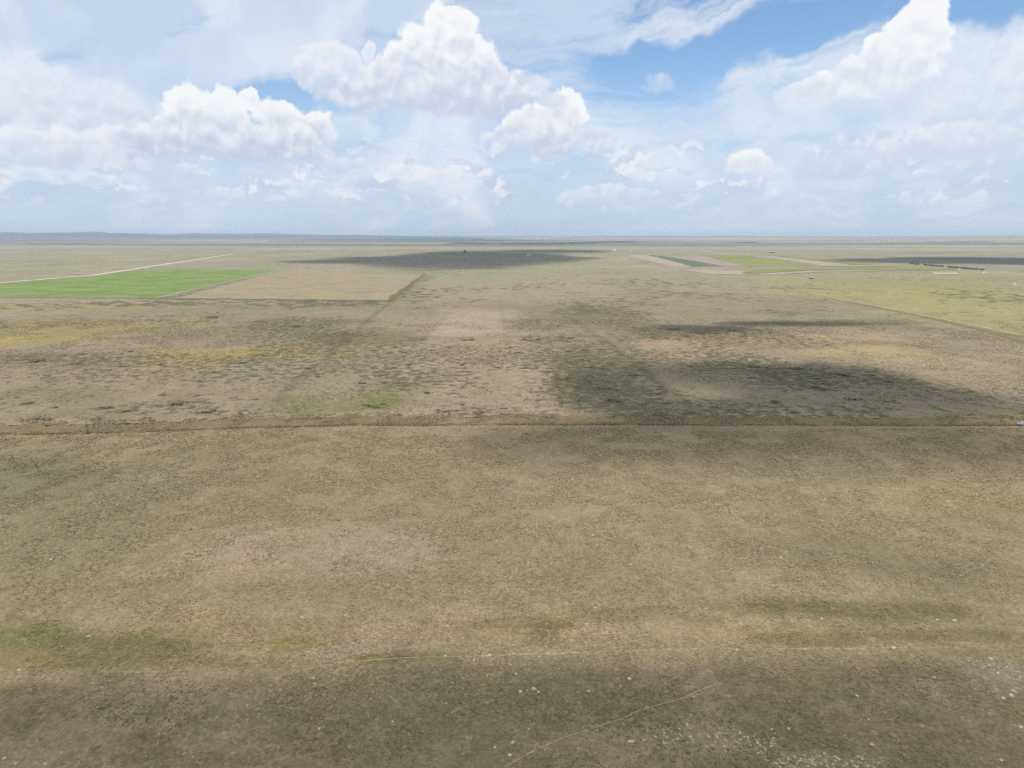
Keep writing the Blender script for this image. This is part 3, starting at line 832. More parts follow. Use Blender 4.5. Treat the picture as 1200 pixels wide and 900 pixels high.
fields = [
    ('bare_field', [(738, 298.6), (757, 299), (812, 311.4), (790, 312.2), (762, 306), (738, 301)], PINK, 'pale pink bare strip at the end of the strip fields'),
    ('crop_field', [(760, 298.8), (779, 300.4), (849, 312.2), (812, 312.6)], DKG, 'dark green crop strip between pale bare strips'),
    ('bare_field', [(780, 300.2), (827, 300.8), (872, 311.6), (850, 312.4)], MAUVE, 'mauve tilled strip between green crop strips'),
    ('crop_field', [(822, 299), (879, 300), (957, 311.5), (874, 312.3), (829, 300.8)], YEL, 'yellow and green crop strip beside tilled soil'),
    ('bare_field', [(889, 299.7), (909, 301), (998, 310.2), (966, 312)], PINK, 'long pale bare strip beyond the yellow crop'),
    ('crop_field', [(900, 298.8), (930, 300.2), (1030, 309), (1002, 310.2), (912, 301)], YEL, 'narrow yellow crop strip along the long bare strip'),
    ('bare_field', [(796, 316), (868, 317.5), (872, 322.2), (836, 322)], PINK, 'pale bare field near the dirt track'),
    ('crop_field', [(868, 320), (885, 316.4), (1000, 312.8), (1152, 314.6), (1100, 316.6), (1000, 316.2), (945, 317), (885, 320.5)], YEL, 'long green crop band below the strip fields'),
    ('bare_field', [(878, 321.6), (945, 317.6), (1000, 317.0), (1060, 317.2), (960, 319), (900, 322.4)], PINK, 'thin pale bare band below the green crop'),
    ('bare_field', [(1093, 320.0), (1122, 320.0), (1122, 321.0), (1093, 321.0)], gravel, 'short white bare strip in the far pasture'),
    ('bare_field', [(1018, 324.6), (1036, 324.6), (1034, 325.4), (1020, 325.4)], PINK, 'small pale bare strip in the green pasture'),
    ('bare_field', [(980, 311.6), (1062, 312.2), (1000, 312.7), (960, 312.5)], PINK, 'pale sliver of bare soil above the crop band'),
    ('bare_field', [(790, 296.2), (806, 296.2), (803, 297.2), (787, 297.2)], PINK, 'small pale bare strip beyond the crop strips'),
]
for k, (nm, pts, mt, lb) in enumerate(fields):
    sheet(nm, pts, mt, 0.4 + 0.06 * k, lb, 4)

# ------------------------------------------------------------------ grass tussocks on the pasture (nobody could count them)
M_TUFT = attr_mat('tussock')


def tufts(name, x, y, w, h, mat, label, dark=1.0, blades=4, tint=None):
    n = len(x)
    z = hgt(x, y)
    c, _, _ = cover(x, y)
    if tint is not None:
        c = c * 0.5 + tint[None] * 0.5
    c = c * (dark * np.exp(rng.normal(0, 0.22, n)))[:, None]
    g = rng.random(n)
    c = c * (1 + (g[:, None] - 0.5) * np.array([[-0.10, 0.10, -0.20]]))
    V = np.zeros((n, blades * 3, 3))
    a0 = rng.random(n) * 6.283
    for b in range(blades):
        a = a0 + b * 6.283 / blades + rng.normal(0, .3, n)
        ca, sa = np.cos(a), np.sin(a)
        wd = w * (0.7 + 0.6 * rng.random(n))
        hh = h * (0.6 + 0.8 * rng.random(n))
        # base edge near the heart, tip leaning outwards
        for i, (du, dv, dz) in enumerate(((-0.42, 0.05, -0.03), (0.42, 0.05, -0.03), (0.0, 0.75, 1.0))):
            V[:, b * 3 + i, 0] = x + wd * (du * -sa + dv * ca)
            V[:, b * 3 + i, 1] = y + wd * (du * ca + dv * sa)
            V[:, b * 3 + i, 2] = z + (hh * dz if dz > 0 else dz)
    Fc = np.arange(n * blades * 3).reshape(-1, 3)
    cc = np.repeat(c[:, None, :], blades * 3, 1).reshape(-1, 3)
    o = tri_mesh(name, V.reshape(-1, 3), Fc, mat, {'cover': np.clip(cc, .004, .8)})
    return tag(o, label, None, None, 'stuff')


def scatter(n, d0, d1, spread=0.80, power=1.0):
    d = np.sqrt(rng.random(n) * (d1 ** 2 - d0 ** 2) + d0 ** 2)
    return (rng.random(n) * 2 - 1) * spread * d, d


tx, ty = scatter(130000, 122, 420)
keep = (ty < v_near(tx) - 0.5) & (fbm(tx, ty, 12, 4, 91) + 0.16 * rng.random(len(tx)) > 0.56)
keep &= np.abs(ty - t_line(tx)) > 0.5
tx, ty = tx[keep], ty[keep]
sc = 0.45 + 0.0012 * ty
tufts('grass', tx, ty, 0.52 * sc * np.exp(rng.normal(0, .45, len(tx))), 0.30 * sc, M_TUFT, 'short dry tussock grass over the near pasture', 1.12)
# rank grass along the verge and its dark near lip
ex = rng.uniform(-380, 380, 3600)
ex = ex[fbm(ex, ex * 0, 16, 3, 77) + 0.2 * rng.random(len(ex)) > 0.52]
ey = v_near(ex) + rng.normal(0.8, 1.6, len(ex))
fx = rng.uniform(-380, 380, 16000)
fy = v_near(fx) + (v_far(fx) - v_near(fx)) * rng.uniform(-0.12, 1.3, len(fx))
kp = fbm(fx, fy, 12, 3, 78) > 0.5
fx, fy = fx[kp], fy[kp]
tufts('grass', np.concatenate([ex, fx]), np.concatenate([ey, fy]), 0.75, np.concatenate([np.full(len(ex), 0.55), np.full(len(fx), 0.35)]), M_TUFT,
      'rank brown grass along the verge and ditch', 1.0, tint=A(126, 111, 80))
# prairie beyond, thinning out with distance
mx, my = scatter(60000, 440, 1000, 0.8)
keep = (my > v_far(mx) + 1) & (fbm(mx, my, 30, 4, 93) > 0.5)
mx, my = mx[keep], my[keep]
tufts('grass', mx, my, 1.0 + 0.0008 * my, 0.35, M_TUFT, 'tussock grass over the prairie beyond the ditch', 1.0, 3)

# ------------------------------------------------------------------ low dark shrubs
M_SHRUB = attr_mat('shrub_leaf', 0.85)


def shrub_mesh(seed, n=150):
    rg = np.random.default_rng(seed)
    lob = [(rg.normal(0, .38), rg.normal(0, .38), rg.uniform(.25, .55)) for _ in range(6)]
    V, C = [], []
    for _ in range(n):
        cx, cy, rr = lob[rg.integers(6)]
        a, q_ = rg.random() * 6.283, rr * math.sqrt(rg.random())
        x, y = cx + q_ * math.cos(a), cy + q_ * math.sin(a)
        z = max(0.0, (1 - (q_ / rr) ** 2)) * rg.uniform(.35, 1.0)
        s = rg.uniform(.05, .11)
        d = rg.normal(0, 1, (3, 3)) * s
        d[:, 2] *= 1.6
        for k in range(3):
            V.append((x + d[k, 0], y + d[k, 1], max(-.05, z + d[k, 2])))
        t = rg.uniform(.55, 1.3)
        C += [np.array([.074, .069, .042]) * t] * 3
    me_o = tri_mesh('shrub', np.array(V), np.arange(len(V)).reshape(-1, 3), M_SHRUB, {'cover': np.array(C)})
    me = me_o.data
    bpy.data.objects.remove(me_o)
    return me


shrub_meshes = [shrub_mesh(200 + k) for k in range(7)]
BIG = [(125, 478, 22), (208, 474, 25), (243, 482, 25), (285, 486, 14), (170, 490, 14), (63, 478, 12), (43, 490, 26), (32, 473, 18), (190, 463, 14), (230, 464, 10), (273, 467, 10), (298, 469, 8), (37, 424, 26), (83, 427, 18),
       (152, 412, 12), (113, 491, 20), (148, 482, 12), (437, 477, 26), (515, 483, 22), (498, 461, 18), (530, 461, 14), (425, 449, 18), (607, 414, 14), (547, 398, 22), (620, 399, 20), (660, 396, 24), (345, 383, 22), (300, 377, 18), (250, 372, 20),
       (860, 482, 22), (905, 470, 20), (560, 485, 12), (590, 480, 10), (540, 475, 9), (700, 455, 22), (720, 470, 24), (745, 440, 22), (690, 430, 20), (660, 445, 16), (675, 470, 14), (770, 462, 18), (800, 485, 18), (960, 455, 24), (1000, 468, 22),
       (930, 432, 22), (1040, 470, 20), (880, 430, 20), (985, 440, 22), (820, 390, 26), (790, 386, 22), (860, 388, 20)]


def put_shrub(wx, wy, sx, sy, h, k):
    o = bpy.data.objects.new('shrub', shrub_meshes[k % 7])
    col.objects.link(o)
    o.location = (wx, wy, float(hgt(np.array([wx]), np.array([wy]))[0]))
    o.rotation_euler = (0, 0, random.uniform(-.5, .5))
    o.scale = (sx, sy, h)
    dv = wy - float(v_far(np.array([wx]))[0])
    size = 'broad' if sx > 7 else 'small'
    inblock = poly_in(np.array([wx]), np.array([wy]), [(632, 428), (690, 398), (720, 408), (748, 428), (815, 482), (760, 489), (668, 489), (640, 455)], 0)[0] > 0
    if dv < 22:
        where = 'on the prairie close behind the brown verge'
    elif inblock:
        where = 'in the dense dark shrub block beyond the verge'
    elif wx > 30 and dv < 330:
        where = 'on the cloud shaded prairie beyond the verge'
    elif dv > 330:
        where = 'far out on the tan prairie near the fields'
    else:
        where = 'on the open sunlit prairie beyond the verge'
    tag(o, size + ' low dark shrub thicket ' + where, 'shrub', size + ' shrub thickets ' + where)


cnt = 0
for x, y, w in BIG:
    wx, wy = PX(x, y)
    d = math.hypot(wx, wy)
    put_shrub(wx, wy, w / F * d * 0.6, w / F * d * random.uniform(.4, .6), random.uniform(.5, .9), cnt)
    cnt += 1
sx_, sy_ = scatter(6000, 445, 900, 0.72)
_, ss, _ = cover(sx_, sy_)
for x, y, s in zip(sx_, sy_, ss):
    if cnt >= 285:
        break
    if y > v_far(np.array([x]))[0] + 6 and s > 0.42 + 0.35 * random.random():
        z = random.uniform(1.4, 4.5)
        put_shrub(x, y, z * random.uniform(1, 1.6), z, random.uniform(.3, .7), cnt)
        cnt += 1

# ------------------------------------------------------------------ stones
M_STONE = plain_mat('pale_limestone', tuple(A(188, 170, 148)), 0.9, 0.25, 2.6)
M_STONE2 = plain_mat('tan_limestone', tuple(A(196, 172, 146)), 0.9, 0.18, 2.2)


def stone_mesh(seed, flat=0.5):
    rg = np.random.default_rng(seed)
    import bmesh
    bm = bmesh.new()
    bmesh.ops.create_icosphere(bm, subdivisions=2, radius=0.5)
    k = rg.normal(0, 1, (9, 3))
    k /= np.linalg.norm(k, axis=1)[:, None]
    rg_cut = 0.30
    for v in bm.verts:
        p = np.array(v.co)
        for q_ in k:                      # knock off a few facets
            e = p @ q_ - rg_cut
            if e > 0:
                p = p - q_ * e * 0.85
        p = p * (1 + 0.5 * (fbm(np.array([p[0] * 4 + seed]), np.array([p[1] * 4 + p[2] * 3]), 1.0, 2, seed)[0] - 0.5))
        p[2] *= flat
        v.co = p
    me = bpy.data.meshes.new('stone')
    bm.to_mesh(me)
    bm.free()
    return me


stone_meshes = [stone_mesh(300 + k, 0.45 + 0.05 * k) for k in range(6)]
for me in stone_meshes:
    me.materials.append(M_STONE)
tan_mesh = stone_meshes[2].copy()
tan_mesh.materials.clear()
tan_mesh.materials.append(M_STONE2)
ST = {
    'loose': [(525, 731.5, 5), (602, 755, 4), (593, 762, 3), (522, 768.5, 4), (523, 826, 4), (690, 810, 3.5), (602, 825, 3), (580, 878, 4), (620, 856, 3), (605, 790, 4), (104, 746, 6), (23, 786, 4.5),
              (120, 807, 4), (5.5, 891.5, 5), (54, 898, 4), (19, 897, 3), (218, 726, 3.5), (354, 722, 5), (313, 760, 4.5), (374, 855, 4), (257, 748, 3), (727, 740, 4.5), (721, 747, 4), (738, 795, 5),
              (823, 735, 3), (963, 725, 4.5), (928, 728, 4), (1018, 843, 3.5), (924, 855, 4.5), (1022, 874, 5), (1011, 891, 5), (904, 856, 3.5), (1197, 851, 5), (1174, 890, 4.5), (1099, 813, 3.5), (1095, 793, 3.5), (1099, 727, 4.5),
              (1118, 728, 5), (405, 720, 3.5), (468, 730, 4), (474, 775, 4), (460, 847, 3.5), (655, 721, 3.5), (698, 710, 4), (892, 643, 3.5), (915, 654, 4), (963, 610, 4), (1112, 587, 3.5), (1045, 641, 3.5),
              (1115, 697, 4), (740, 660, 5), (441, 631, 5), (695, 626, 6), (805, 850, 4), (858, 627, 3), (1022, 660, 3), (160, 640, 3), (60, 655, 4), (310, 605, 3)],
    'trail': [(574, 767, 6), (602, 766, 5), (641, 764, 4), (786, 761, 5), (864, 761, 5), (943, 761, 5), (1048, 759, 6), (387, 780, 3.5), (367, 795, 4.5)],
    'path': [(598, 887, 6), (601, 872, 6), (813, 817, 4)],
    'cluster': [(610, 811, 4.5), (626, 807.5, 6), (631, 811, 4), (618, 809, 3)],
    'scree': [(1161, 772, 6), (1159, 779, 4), (1170, 788, 3.5), (1188, 809, 5.5), (1185, 814, 6), (1176, 817, 4.5), (1165, 784, 3), (1078, 527, 4), (1087, 527, 4)],
}
SLAB = {
    'loose': ('pale weathered stone lying in the dry pasture turf', 'pale stones scattered over the pasture'),
    'trail': ('pale stone lying beside the thin trail across the pasture', 'pale stones along the trail'),
    'path': ('pale stone beside the slanting cattle path', 'pale stones by the cattle path'),
    'cluster': ('pale stone in the small cluster between trail and cattle path', 'stones of the small cluster'),
    'scree': ('pale stone on a patch of pale bare soil', 'stones on pale bare soil'),
}


def put_stone(x, y, w, me, label, group=None, asp=None):
    wx, wy = PX(x, y)
    d = math.sqrt(wx * wx + wy * wy + H * H)
    s = w / F * d * 0.95
    o = bpy.data.objects.new('stone', me)
    col.objects.link(o)
    o.location = (wx, wy, float(hgt(np.array([wx]), np.array([wy]))[0]) + s * 0.06)
    o.rotation_euler = (random.uniform(-.15, .15), random.uniform(-.15, .15), random.uniform(-.5, .5))
    o.scale = (s, s * (asp or random.uniform(.6, .95)), s * random.uniform(.6, .9))
    tag(o, label, 'stone', group)


k = 0
for kind, lst in ST.items():
    for x, y, w in lst:
        lb, gp_ = SLAB[kind]
        if kind == 'loose':
            size = 'large' if w >= 4.5 else 'small'
            side = 'between the brown verge and the thin trail' if PX(x, y)[1] > float(t_line(np.array([PX(x, y)[0]]))[0]) else 'in the worn turf on the cattle path side of the trail'
            lb, gp_ = size + ' pale stone lying ' + side, size + ' pale stones ' + side
        put_stone(x, y, w, stone_meshes[k % 6], lb, gp_)
        k += 1
put_stone(739, 872, 11, stone_meshes[1], 'long flat pale stone slab lying below the cattle path', asp=.35)
put_stone(1005, 815, 5, tan_mesh, 'tan stone lying in a small dark hollow')

# small stones and chalky bits over the worn patches
px_, py_ = [], []
for cx, cy, rx, ry, n in [(960, 892, 45, 9, 240), (820, 885, 90, 14, 170), (1170, 787, 16, 16, 80), (1130, 803, 50, 8, 80), (1180, 813, 14, 6, 40), (968, 857, 9, 4, 30), (300, 640, 60, 22, 130), (435, 640, 60, 16, 90),
                          (870, 645, 60, 20, 120), (420, 763, 12, 4, 30), (480, 728, 60, 14, 90), (700, 640, 80, 16, 80), (990, 620, 110, 20, 90), (810, 740, 60, 8, 40), (940, 650, 30, 12, 40), (640, 840, 40, 30, 40)]:
    for _ in range(n):
        a, b = PX(cx + random.gauss(0, .5) * rx, min(905, cy + random.gauss(0, .5) * ry))
        px_.append(a)
        py_.append(b)
px_, py_ = np.array(px_), np.array(py_)
pz = hgt(px_, py_)
n = len(px_)
base = np.array([(1, 0, 0), (0.2, 0.9, 0), (-0.9, 0.4, 0), (-0.6, -0.8, 0), (0.5, -0.8, 0), (0.05, 0.05, 0.9)])
tris = np.array([(0, 1, 5), (1, 2, 5), (2, 3, 5), (3, 4, 5), (4, 0, 5)])
sz = rng.uniform(.06, .2, n)
V = base[None] * sz[:, None, None] * rng.uniform(.7, 1.3, (n, 6, 1)) + np.stack([px_, py_, pz + .02], 1)[:, None, :]
Fc = (np.arange(n)[:, None, None] * 6 + tris[None]).reshape(-1, 3)
cc = A(172, 156, 136)[None] * rng.uniform(.7, 1.1, (n, 1))
o = tri_mesh('pebbles', V.reshape(-1, 3), Fc, attr_mat('chalk'), {'cover': np.repeat(cc, 6, 0)})
tag(o, 'small pale stones littering the worn patches of pasture', None, None, 'stuff')

# ------------------------------------------------------------------ poles along the verge
M_WOOD = plain_mat('weathered_wood', (.075, .062, .05), 0.9, 0.4, 3.0)
M_WOOD2 = plain_mat('straw_coloured_wood', tuple(A(176, 152, 104)), 0.9, 0.3, 3.0)


def cyl(r0, r1, z0, z1, seg=8, jit=0.0):
    V, Fq = [], []
    for z, r in ((z0, r0), (z1, r1)):
        for i in range(seg):
            a = i * 6.28318 / seg
            V.append((r * math.cos(a) + random.uniform(-jit, jit), r * math.sin(a) + random.uniform(-jit, jit), z))
    for i in range(seg):
        Fq.append((i, (i + 1) % seg, seg + (i + 1) % seg, seg + i))
    Fq.append(tuple(range(seg, 2 * seg)))
    return V, Fq


def box(x0, x1, y0, y1, z0, z1):
    V = [(x, y, z) for z in (z0, z1) for y in (y0, y1) for x in (x0, x1)]
    return V, [(0, 2, 3, 1), (4, 5, 7, 6), (0, 1, 5, 4), (2, 6, 7, 3), (0, 4, 6, 2), (1, 3, 7, 5)]


for x, y, hpx, mt, lb in [(103, 507.3, 13, M_WOOD, 'tall dark wooden pole standing at the edge of the ditch'), (789.5, 495, 7, M_WOOD, 'short dark wooden post in the middle of the verge'),
                          (924.5, 497, 9.5, M_WOOD, 'dark wooden pole on the shaded verge'), (1058, 498.5, 11, M_WOOD2, 'straw coloured wooden pole on the shaded verge')]:
    wx, wy = PX(x, y)
    d = math.sqrt(wx * wx + wy * wy + H * H)
    h = hpx / F * d / math.cos(R(16))
    t = bpy.data.objects.new('pole', None)
    col.objects.link(t)
    t.location = (wx, wy, float(hgt(np.array([wx]), np.array([wy]))[0]) - 0.1)
    t.rotation_euler = (random.uniform(-.02, .02), random.uniform(-.03, .03), 0)
    tag(t, lb, 'pole', None)
    mesh_obj('shaft', *cyl(.19, .13, 0, h, 10, .008), mt, t)
    mesh_obj('cap', *cyl(.155, .12, h + .002, h + .10, 10), mt, t)
    b = mesh_obj('insulator', *cyl(.07, .05, h + .102, h + .30, 8), plain_mat('glazed_grey', (.2, .2, .2), .4), t)

# ------------------------------------------------------------------ parked car at the end of the verge
import bmesh


def car():
    t = bpy.data.objects.new('parked_car', None)
    col.objects.link(t)
    paint = plain_mat('pale_blue_paint', (.50, .58, .68), .3, .03, 1.0, 0.3, .5)
    glass = plain_mat('car_glass', (.05, .09, .14), .08, .05, 1.0, 0.0, .8)
    rub = plain_mat('rubber', (.02, .02, .02), .9)
    met = plain_mat('rim_metal', (.5, .5, .52), .3, .05, 1, .9)
    prof = [(-2.5, .45), (-2.52, .85), (-2.35, 1.08), (-1.35, 1.18), (2.30, 1.18), (2.48, .98), (2.52, .45)]
    roofp = [(-1.30, 1.182), (-.55, 1.80), (.2, 1.88), (1.7, 1.84), (2.32, 1.182)]

    def prism(p, hw, top=None):
        V, n_ = [], len(p)
        for sg in (-1, 1):
            for x, z in p:
                w = hw if top is None or z < 1.3 else top
                V.append((x, sg * w, z))
        Fq = [tuple(range(n_))[::-1], tuple(range(n_, 2 * n_))] + [(i, (i + 1) % n_, n_ + (i + 1) % n_, n_ + i) for i in range(n_)]
        return V, Fq
    for nm, args in (('body', prism(prof, .93)), ('cabin', prism(roofp, .86, .72))):
        o = mesh_obj(nm, *args, paint, t)
        bm = bmesh.new()
        bm.from_mesh(o.data)
        bmesh.ops.recalc_face_normals(bm, faces=bm.faces)
        bmesh.ops.bevel(bm, geom=list(bm.edges), offset=.05, segments=2, affect='EDGES')
        bm.to_mesh(o.data)
        bm.free()
    for sg in (-1, 1):
        for x0, x1, xt0, xt1 in ((-.98, -.05, -.5, -.05), (.05, .95, .05, .95), (1.05, 1.95, 1.05, 1.62)):
            y0, y1 = sg * .875, sg * .765
            V = [(x0, y0, 1.25), (x1, y0, 1.25), (xt1, y1, 1.72), (xt0, y1, 1.72)]
            V += [(a, b - sg * .03, c) for a, b, c in V]
            mesh_obj('window', V, [(0, 1, 2, 3), (7, 6, 5, 4), (0, 4, 5, 1), (1, 5, 6, 2), (2, 6, 7, 3), (3, 7, 4, 0)], glass, t)
        mesh_obj('door', *box(-.9, .0, sg * .935 - .008, sg * .935 + .008, .55, 1.12), paint, t)
        mesh_obj('door', *box(.04, .98, sg * .935 - .008, sg * .935 + .008, .55, 1.12), paint, t)
        mesh_obj('headlight', *box(-2.54, -2.44, sg * .7 - .18, sg * .7 + .18, .82, .96), met, t)
        for x in (-1.55, 1.55):
            w = mesh_obj('wheel', [], [], rub, t)
            V, Fq = cyl(.40, .40, -.12, .12, 20)
            Fq.append(tuple(range(20))[::-1])
            w2 = mesh_obj('tyre', V, Fq, rub, w)
            V, Fq = cyl(.24, .22, .121, .135, 14)
            mesh_obj('rim', V, Fq, met, w)
            w.location = (x, sg * .80, .40)
            w.rotation_euler = (-sg * math.pi / 2, 0, 0)
    for x0, xt, s in ((-1.30, -.60, -1), (2.30, 1.78, 1)):
        V = [(x0 + s * .02, -.74, 1.24), (x0 + s * .02, .74, 1.24), (xt + s * .03, .62, 1.74), (xt + s * .03, -.62, 1.74)]
        V += [(a - s * .04, b, c) for a, b, c in V]
        mesh_obj('windscreen', V, [(0, 1, 2, 3), (7, 6, 5, 4), (0, 4, 5, 1), (1, 5, 6, 2), (2, 6, 7, 3), (3, 7, 4, 0)], glass, t)
    mesh_obj('bumper', *box(-2.58, -2.50, -.85, .85, .42, .62), plain_mat('dark_plastic', (.04, .04, .045), .6), t)
    return t


c_ = car()
wx, wy = PX(1197, 497.0)
c_.location = (wx, wy, float(hgt(np.array([wx]), np.array([wy]))[0]) + 0.06)
c_.rotation_euler = (0, 0, R(-7))
tag(c_, 'pale blue grey car parked on the brown verge', 'car')

# ------------------------------------------------------------------ far farms, trees and belts
M_LEAF = attr_mat('far_leaf', .85)
M_BARK = plain_mat('bark', (.06, .05, .04), .9)
WALLS = {'white': plain_mat('white_boards', (.78, .78, .76), .7, .08), 'rust': plain_mat('brown_boards', (.12, .07, .05), .8, .2), 'steel': plain_mat('galvanised', (.62, .64, .66), .4, .1, 1, .5)}
M_ROOF = plain_mat('sheet_roof', (.30, .31, .34), .5, .15)
M_DOOR = plain_mat('dark_door', (.05, .05, .06), .7)


def hz_at(wx, wy):
    return float(hgt(np.array([wx]), np.array([wy]))[0])


def barn(x, y, L, Wd, h, wall, label, group=None, rot=0.0, name='farm_shed'):
    wx, wy = PX(x, y)
    t = bpy.data.objects.new(name, None)
    col.objects.link(t)
    t.location = (wx, wy, hz_at(wx, wy) - .3)
    t.rotation_euler = (0, 0, rot)
    tag(t, label, 'building', group)
    l, w, r = L / 2, Wd / 2, h + Wd * .3
    V = [(-l, -w, 0), (l, -w, 0), (l, w, 0), (-l, w, 0), (-l, -w, h), (l, -w, h), (l, w, h), (-l, w, h), (-l, 0, r), (l, 0, r)]
    mesh_obj('wall', V, [(0, 1, 5, 4), (2, 3, 7, 6), (1, 2, 6, 9, 5), (3, 0, 4, 8, 7)], WALLS[wall], t)
    e = .5
    V = [(-l - e, -w - e, h - .2), (l + e, -w - e, h - .2), (l + e, 0, r + .15), (-l - e, 0, r + .15), (-l - e, w + e, h - .2), (l + e, w + e, h - .2)]
    V += [(a, b, c + .25) for a, b, c in V]
    mesh_obj('roof', V, [(0, 3, 2, 1), (3, 4, 5, 2), (6, 7, 8, 9), (9, 8, 11, 10), (0, 1, 7, 6), (4, 10, 11, 5), (0, 6, 9, 3), (3, 9, 10, 4), (1, 2, 8, 7), (2, 5, 11, 8)], M_ROOF if wall != 'white' else WALLS['steel'], t)
    mesh_obj('door', *box(-l * .3, l * .3, -w - .12, -w - .02, 0, h * .75), M_DOOR, t)
    return t


def bin_(x, y, rad_, h, label, group):
    wx, wy = PX(x, y)
    t = bpy.data.objects.new('grain_bin', None)
    col.objects.link(t)
    t.location = (wx, wy, hz_at(wx, wy) - .3)
    tag(t, label, 'grain bin', group)
    mesh_obj('wall', *cyl(rad_, rad_, 0, h, 18), WALLS['steel'], t)
    V, Fq = cyl(rad_ * 1.04, rad_ * .12, h + .01, h + rad_ * .55, 18)
    mesh_obj('roof', V, Fq, WALLS['steel'], t)


barn(620, 300, 22, 14, 5, 'white', 'white farm building standing in the far cloud shadow')
barn(951, 327, 9, 7, 4, 'rust', 'dark brown shed standing alone in the pasture by the track')
bin_(950, 326.6, 1.2, 8.5, 'narrow upright silo beside the dark brown shed', None)
barn(905, 296.5, 30, 20, 8, 'rust', 'small dark farm building on the plain beyond the crop strips')
barn(1153, 320.2, 8, 6, 3, 'white', 'small white shed at the end of the hedgerow')
barn(1124, 316.2, 6, 5, 3, 'white', 'small white shed in front of the hedgerow')
barn(1188.5, 334, 5, 4, 4, 'white', 'small white hut out on the right hand pasture')
barn(720, 293.5, 24, 16, 6, 'white', 'small white farm building on the far tan plain')
G1, G2, G3 = 'buildings of the far town', 'farm on the left rise', 'farm on the far plain beyond the right hand fields'
rb = random.Random(4)
for k in range(16):
    x = 597 + k * 2.9 + rb.uniform(-1, 1)
    yy = 280.6 + rb.uniform(-.35, .35)
    if k % 4 == 1:
        bin_(x, yy, rb.uniform(10, 16), rb.uniform(24, 40), 'pale grain bin in the far town near the horizon', G1)
    else:
        barn(x, yy, rb.uniform(40, 70), rb.uniform(24, 34), rb.uniform(10, 20), ('white', 'steel', 'white')[k % 3], 'pale building in the far town near the horizon', G1, rb.uniform(-.4, .4))
for k in range(5):
    barn(50 + k * 5 + rb.uniform(-1, 1), 279.4, rb.uniform(60, 90), 40, 18, ('white', 'steel')[k % 2], 'pale farm building on the far rise at the horizon', G2, rb.uniform(-.3, .3))
for k in range(4):
    barn(1014 + k * 4.5, 281.6 + rb.uniform(-.2, .2), rb.uniform(34, 50), 26, 12, ('white', 'steel')[k % 2], 'pale farm building beyond the right hand fields near the horizon', G3, rb.uniform(-.3, .3))


def belt(name, pts, h, wid, n, label, tint=(.07, .10, .055)):
    P = np.array([PX(*p) for p in pts])
    L = np.concatenate([[0], np.cumsum(np.hypot(*np.diff(P, axis=0).T))])
    s = rng.random(n) * L[-1]
    ok = fbm(s, s * 0, max(20.0, L[-1] / 30), 3, int(abs(pts[0][0])) + 2) > 0.36
    s = s[ok]
    n = len(s)
    x, y = np.interp(s, L, P[:, 0]) + rng.normal(0, wid * .4, n), np.interp(s, L, P[:, 1]) + rng.normal(0, wid * .4, n)
    hh = h * (.55 + .8 * fbm(s, s * 0 + 4, h * 2.2, 2, 17))
    z = hgt(x, y) + hh * rng.random(n) ** .8
    V = np.stack([x, y, z], 1)[:, None, :] + rng.normal(0, h * .16, (n, 3, 3))
    c = np.array(tint)[None] * rng.uniform(.6, 1.4, (n, 1))
    o = tri_mesh(name, V.reshape(-1, 3), np.arange(n * 3).reshape(-1, 3), M_LEAF, {'cover': np.repeat(c, 3, 0)})
    return tag(o, label, None, None, 'stuff')


belt('hedgerow', [(1067, 309.4), (1090, 311.6), (1122, 314.4), (1153, 317)], 5.5, 7, 5000, 'dark green hedgerow at the edge of the right hand crop band')
belt('far_trees', [(533, 285.4), (560, 286.2), (600, 286.4), (650, 286.2), (690, 285.2), (745, 283.6)], 20, 130, 9000, 'far belt of dark trees below the horizon', (.035, .06, .05))
belt('far_trees', [(860, 284.4), (886, 284.6)], 15, 90, 1800, 'far clump of dark trees beyond the strip fields', (.035, .055, .05))
belt('far_trees', [(1085, 283.6), (1120, 284.0), (1165, 283.6)], 15, 100, 3000, 'far row of dark trees beyond the right hand pasture', (.035, .055, .05))
belt('far_trees', [(30, 286.4), (70, 286.2), (118, 286.6)], 13, 90, 2200, 'far row of dark trees beyond the gravel road', (.035, .055, .05))
belt('far_trees', [(250, 283.0), (300, 282.8), (360, 283.4)], 13, 110, 2600, 'thin far row of trees beyond the golden field', (.035, .055, .05))
belt('far_trees', [(900, 280.0), (960, 279.8), (1010, 280.2)], 18, 160, 3000, 'long far row of trees at the horizon', (.035, .055, .05))
belt('far_trees', [(480, 281.6), (496, 281.8)], 16, 60, 1500, 'small far clump of dark trees near the horizon', (.035, .055, .05))
belt('far_trees', [(545, 281.3), (590, 282.6)], 14, 70, 2500, 'thin far row of trees in front of the town', (.035, .055, .05))
belt('far_trees', [(598, 280.3), (642, 280.3)], 16, 130, 2500, 'trees round the far town', (.04, .055, .05))


def tree(x, y, h, label):
    wx, wy = PX(x, y)
    t = bpy.data.objects.new('tree', None)
    col.objects.link(t)
    t.location = (wx, wy, hz_at(wx, wy) - .1)
    tag(t, label, 'tree')
    tk = mesh_obj('trunk', *cyl(h * .035, h * .018, 0, h * .55, 8, h * .003), M_BARK, t)
    n_ = 1400
    cl = [(random.gauss(0, .2) * h, random.gauss(0, .2) * h, h * random.uniform(.4, .82), h * random.uniform(.14, .24)) for _ in range(14)]
    V = []
    for _ in range(n_):
        cx, cy, cz, rr = random.choice(cl)
        d = rng.normal(0, 1, 3)
        d = d / np.linalg.norm(d) * rr * random.random() ** .33
        p = np.array([cx, cy, cz]) + d
        V.append(p[None] + rng.normal(0, h * .022, (3, 3)))
    V = np.concatenate(V)
    c = np.repeat(np.array([[.04, .06, .03]]) * rng.uniform(.6, 1.4, (n_, 1)), 3, 0)
    o = tri_mesh('crown', V, np.arange(len(V)).reshape(-1, 3), M_LEAF, {'cover': c})
    o.parent = t


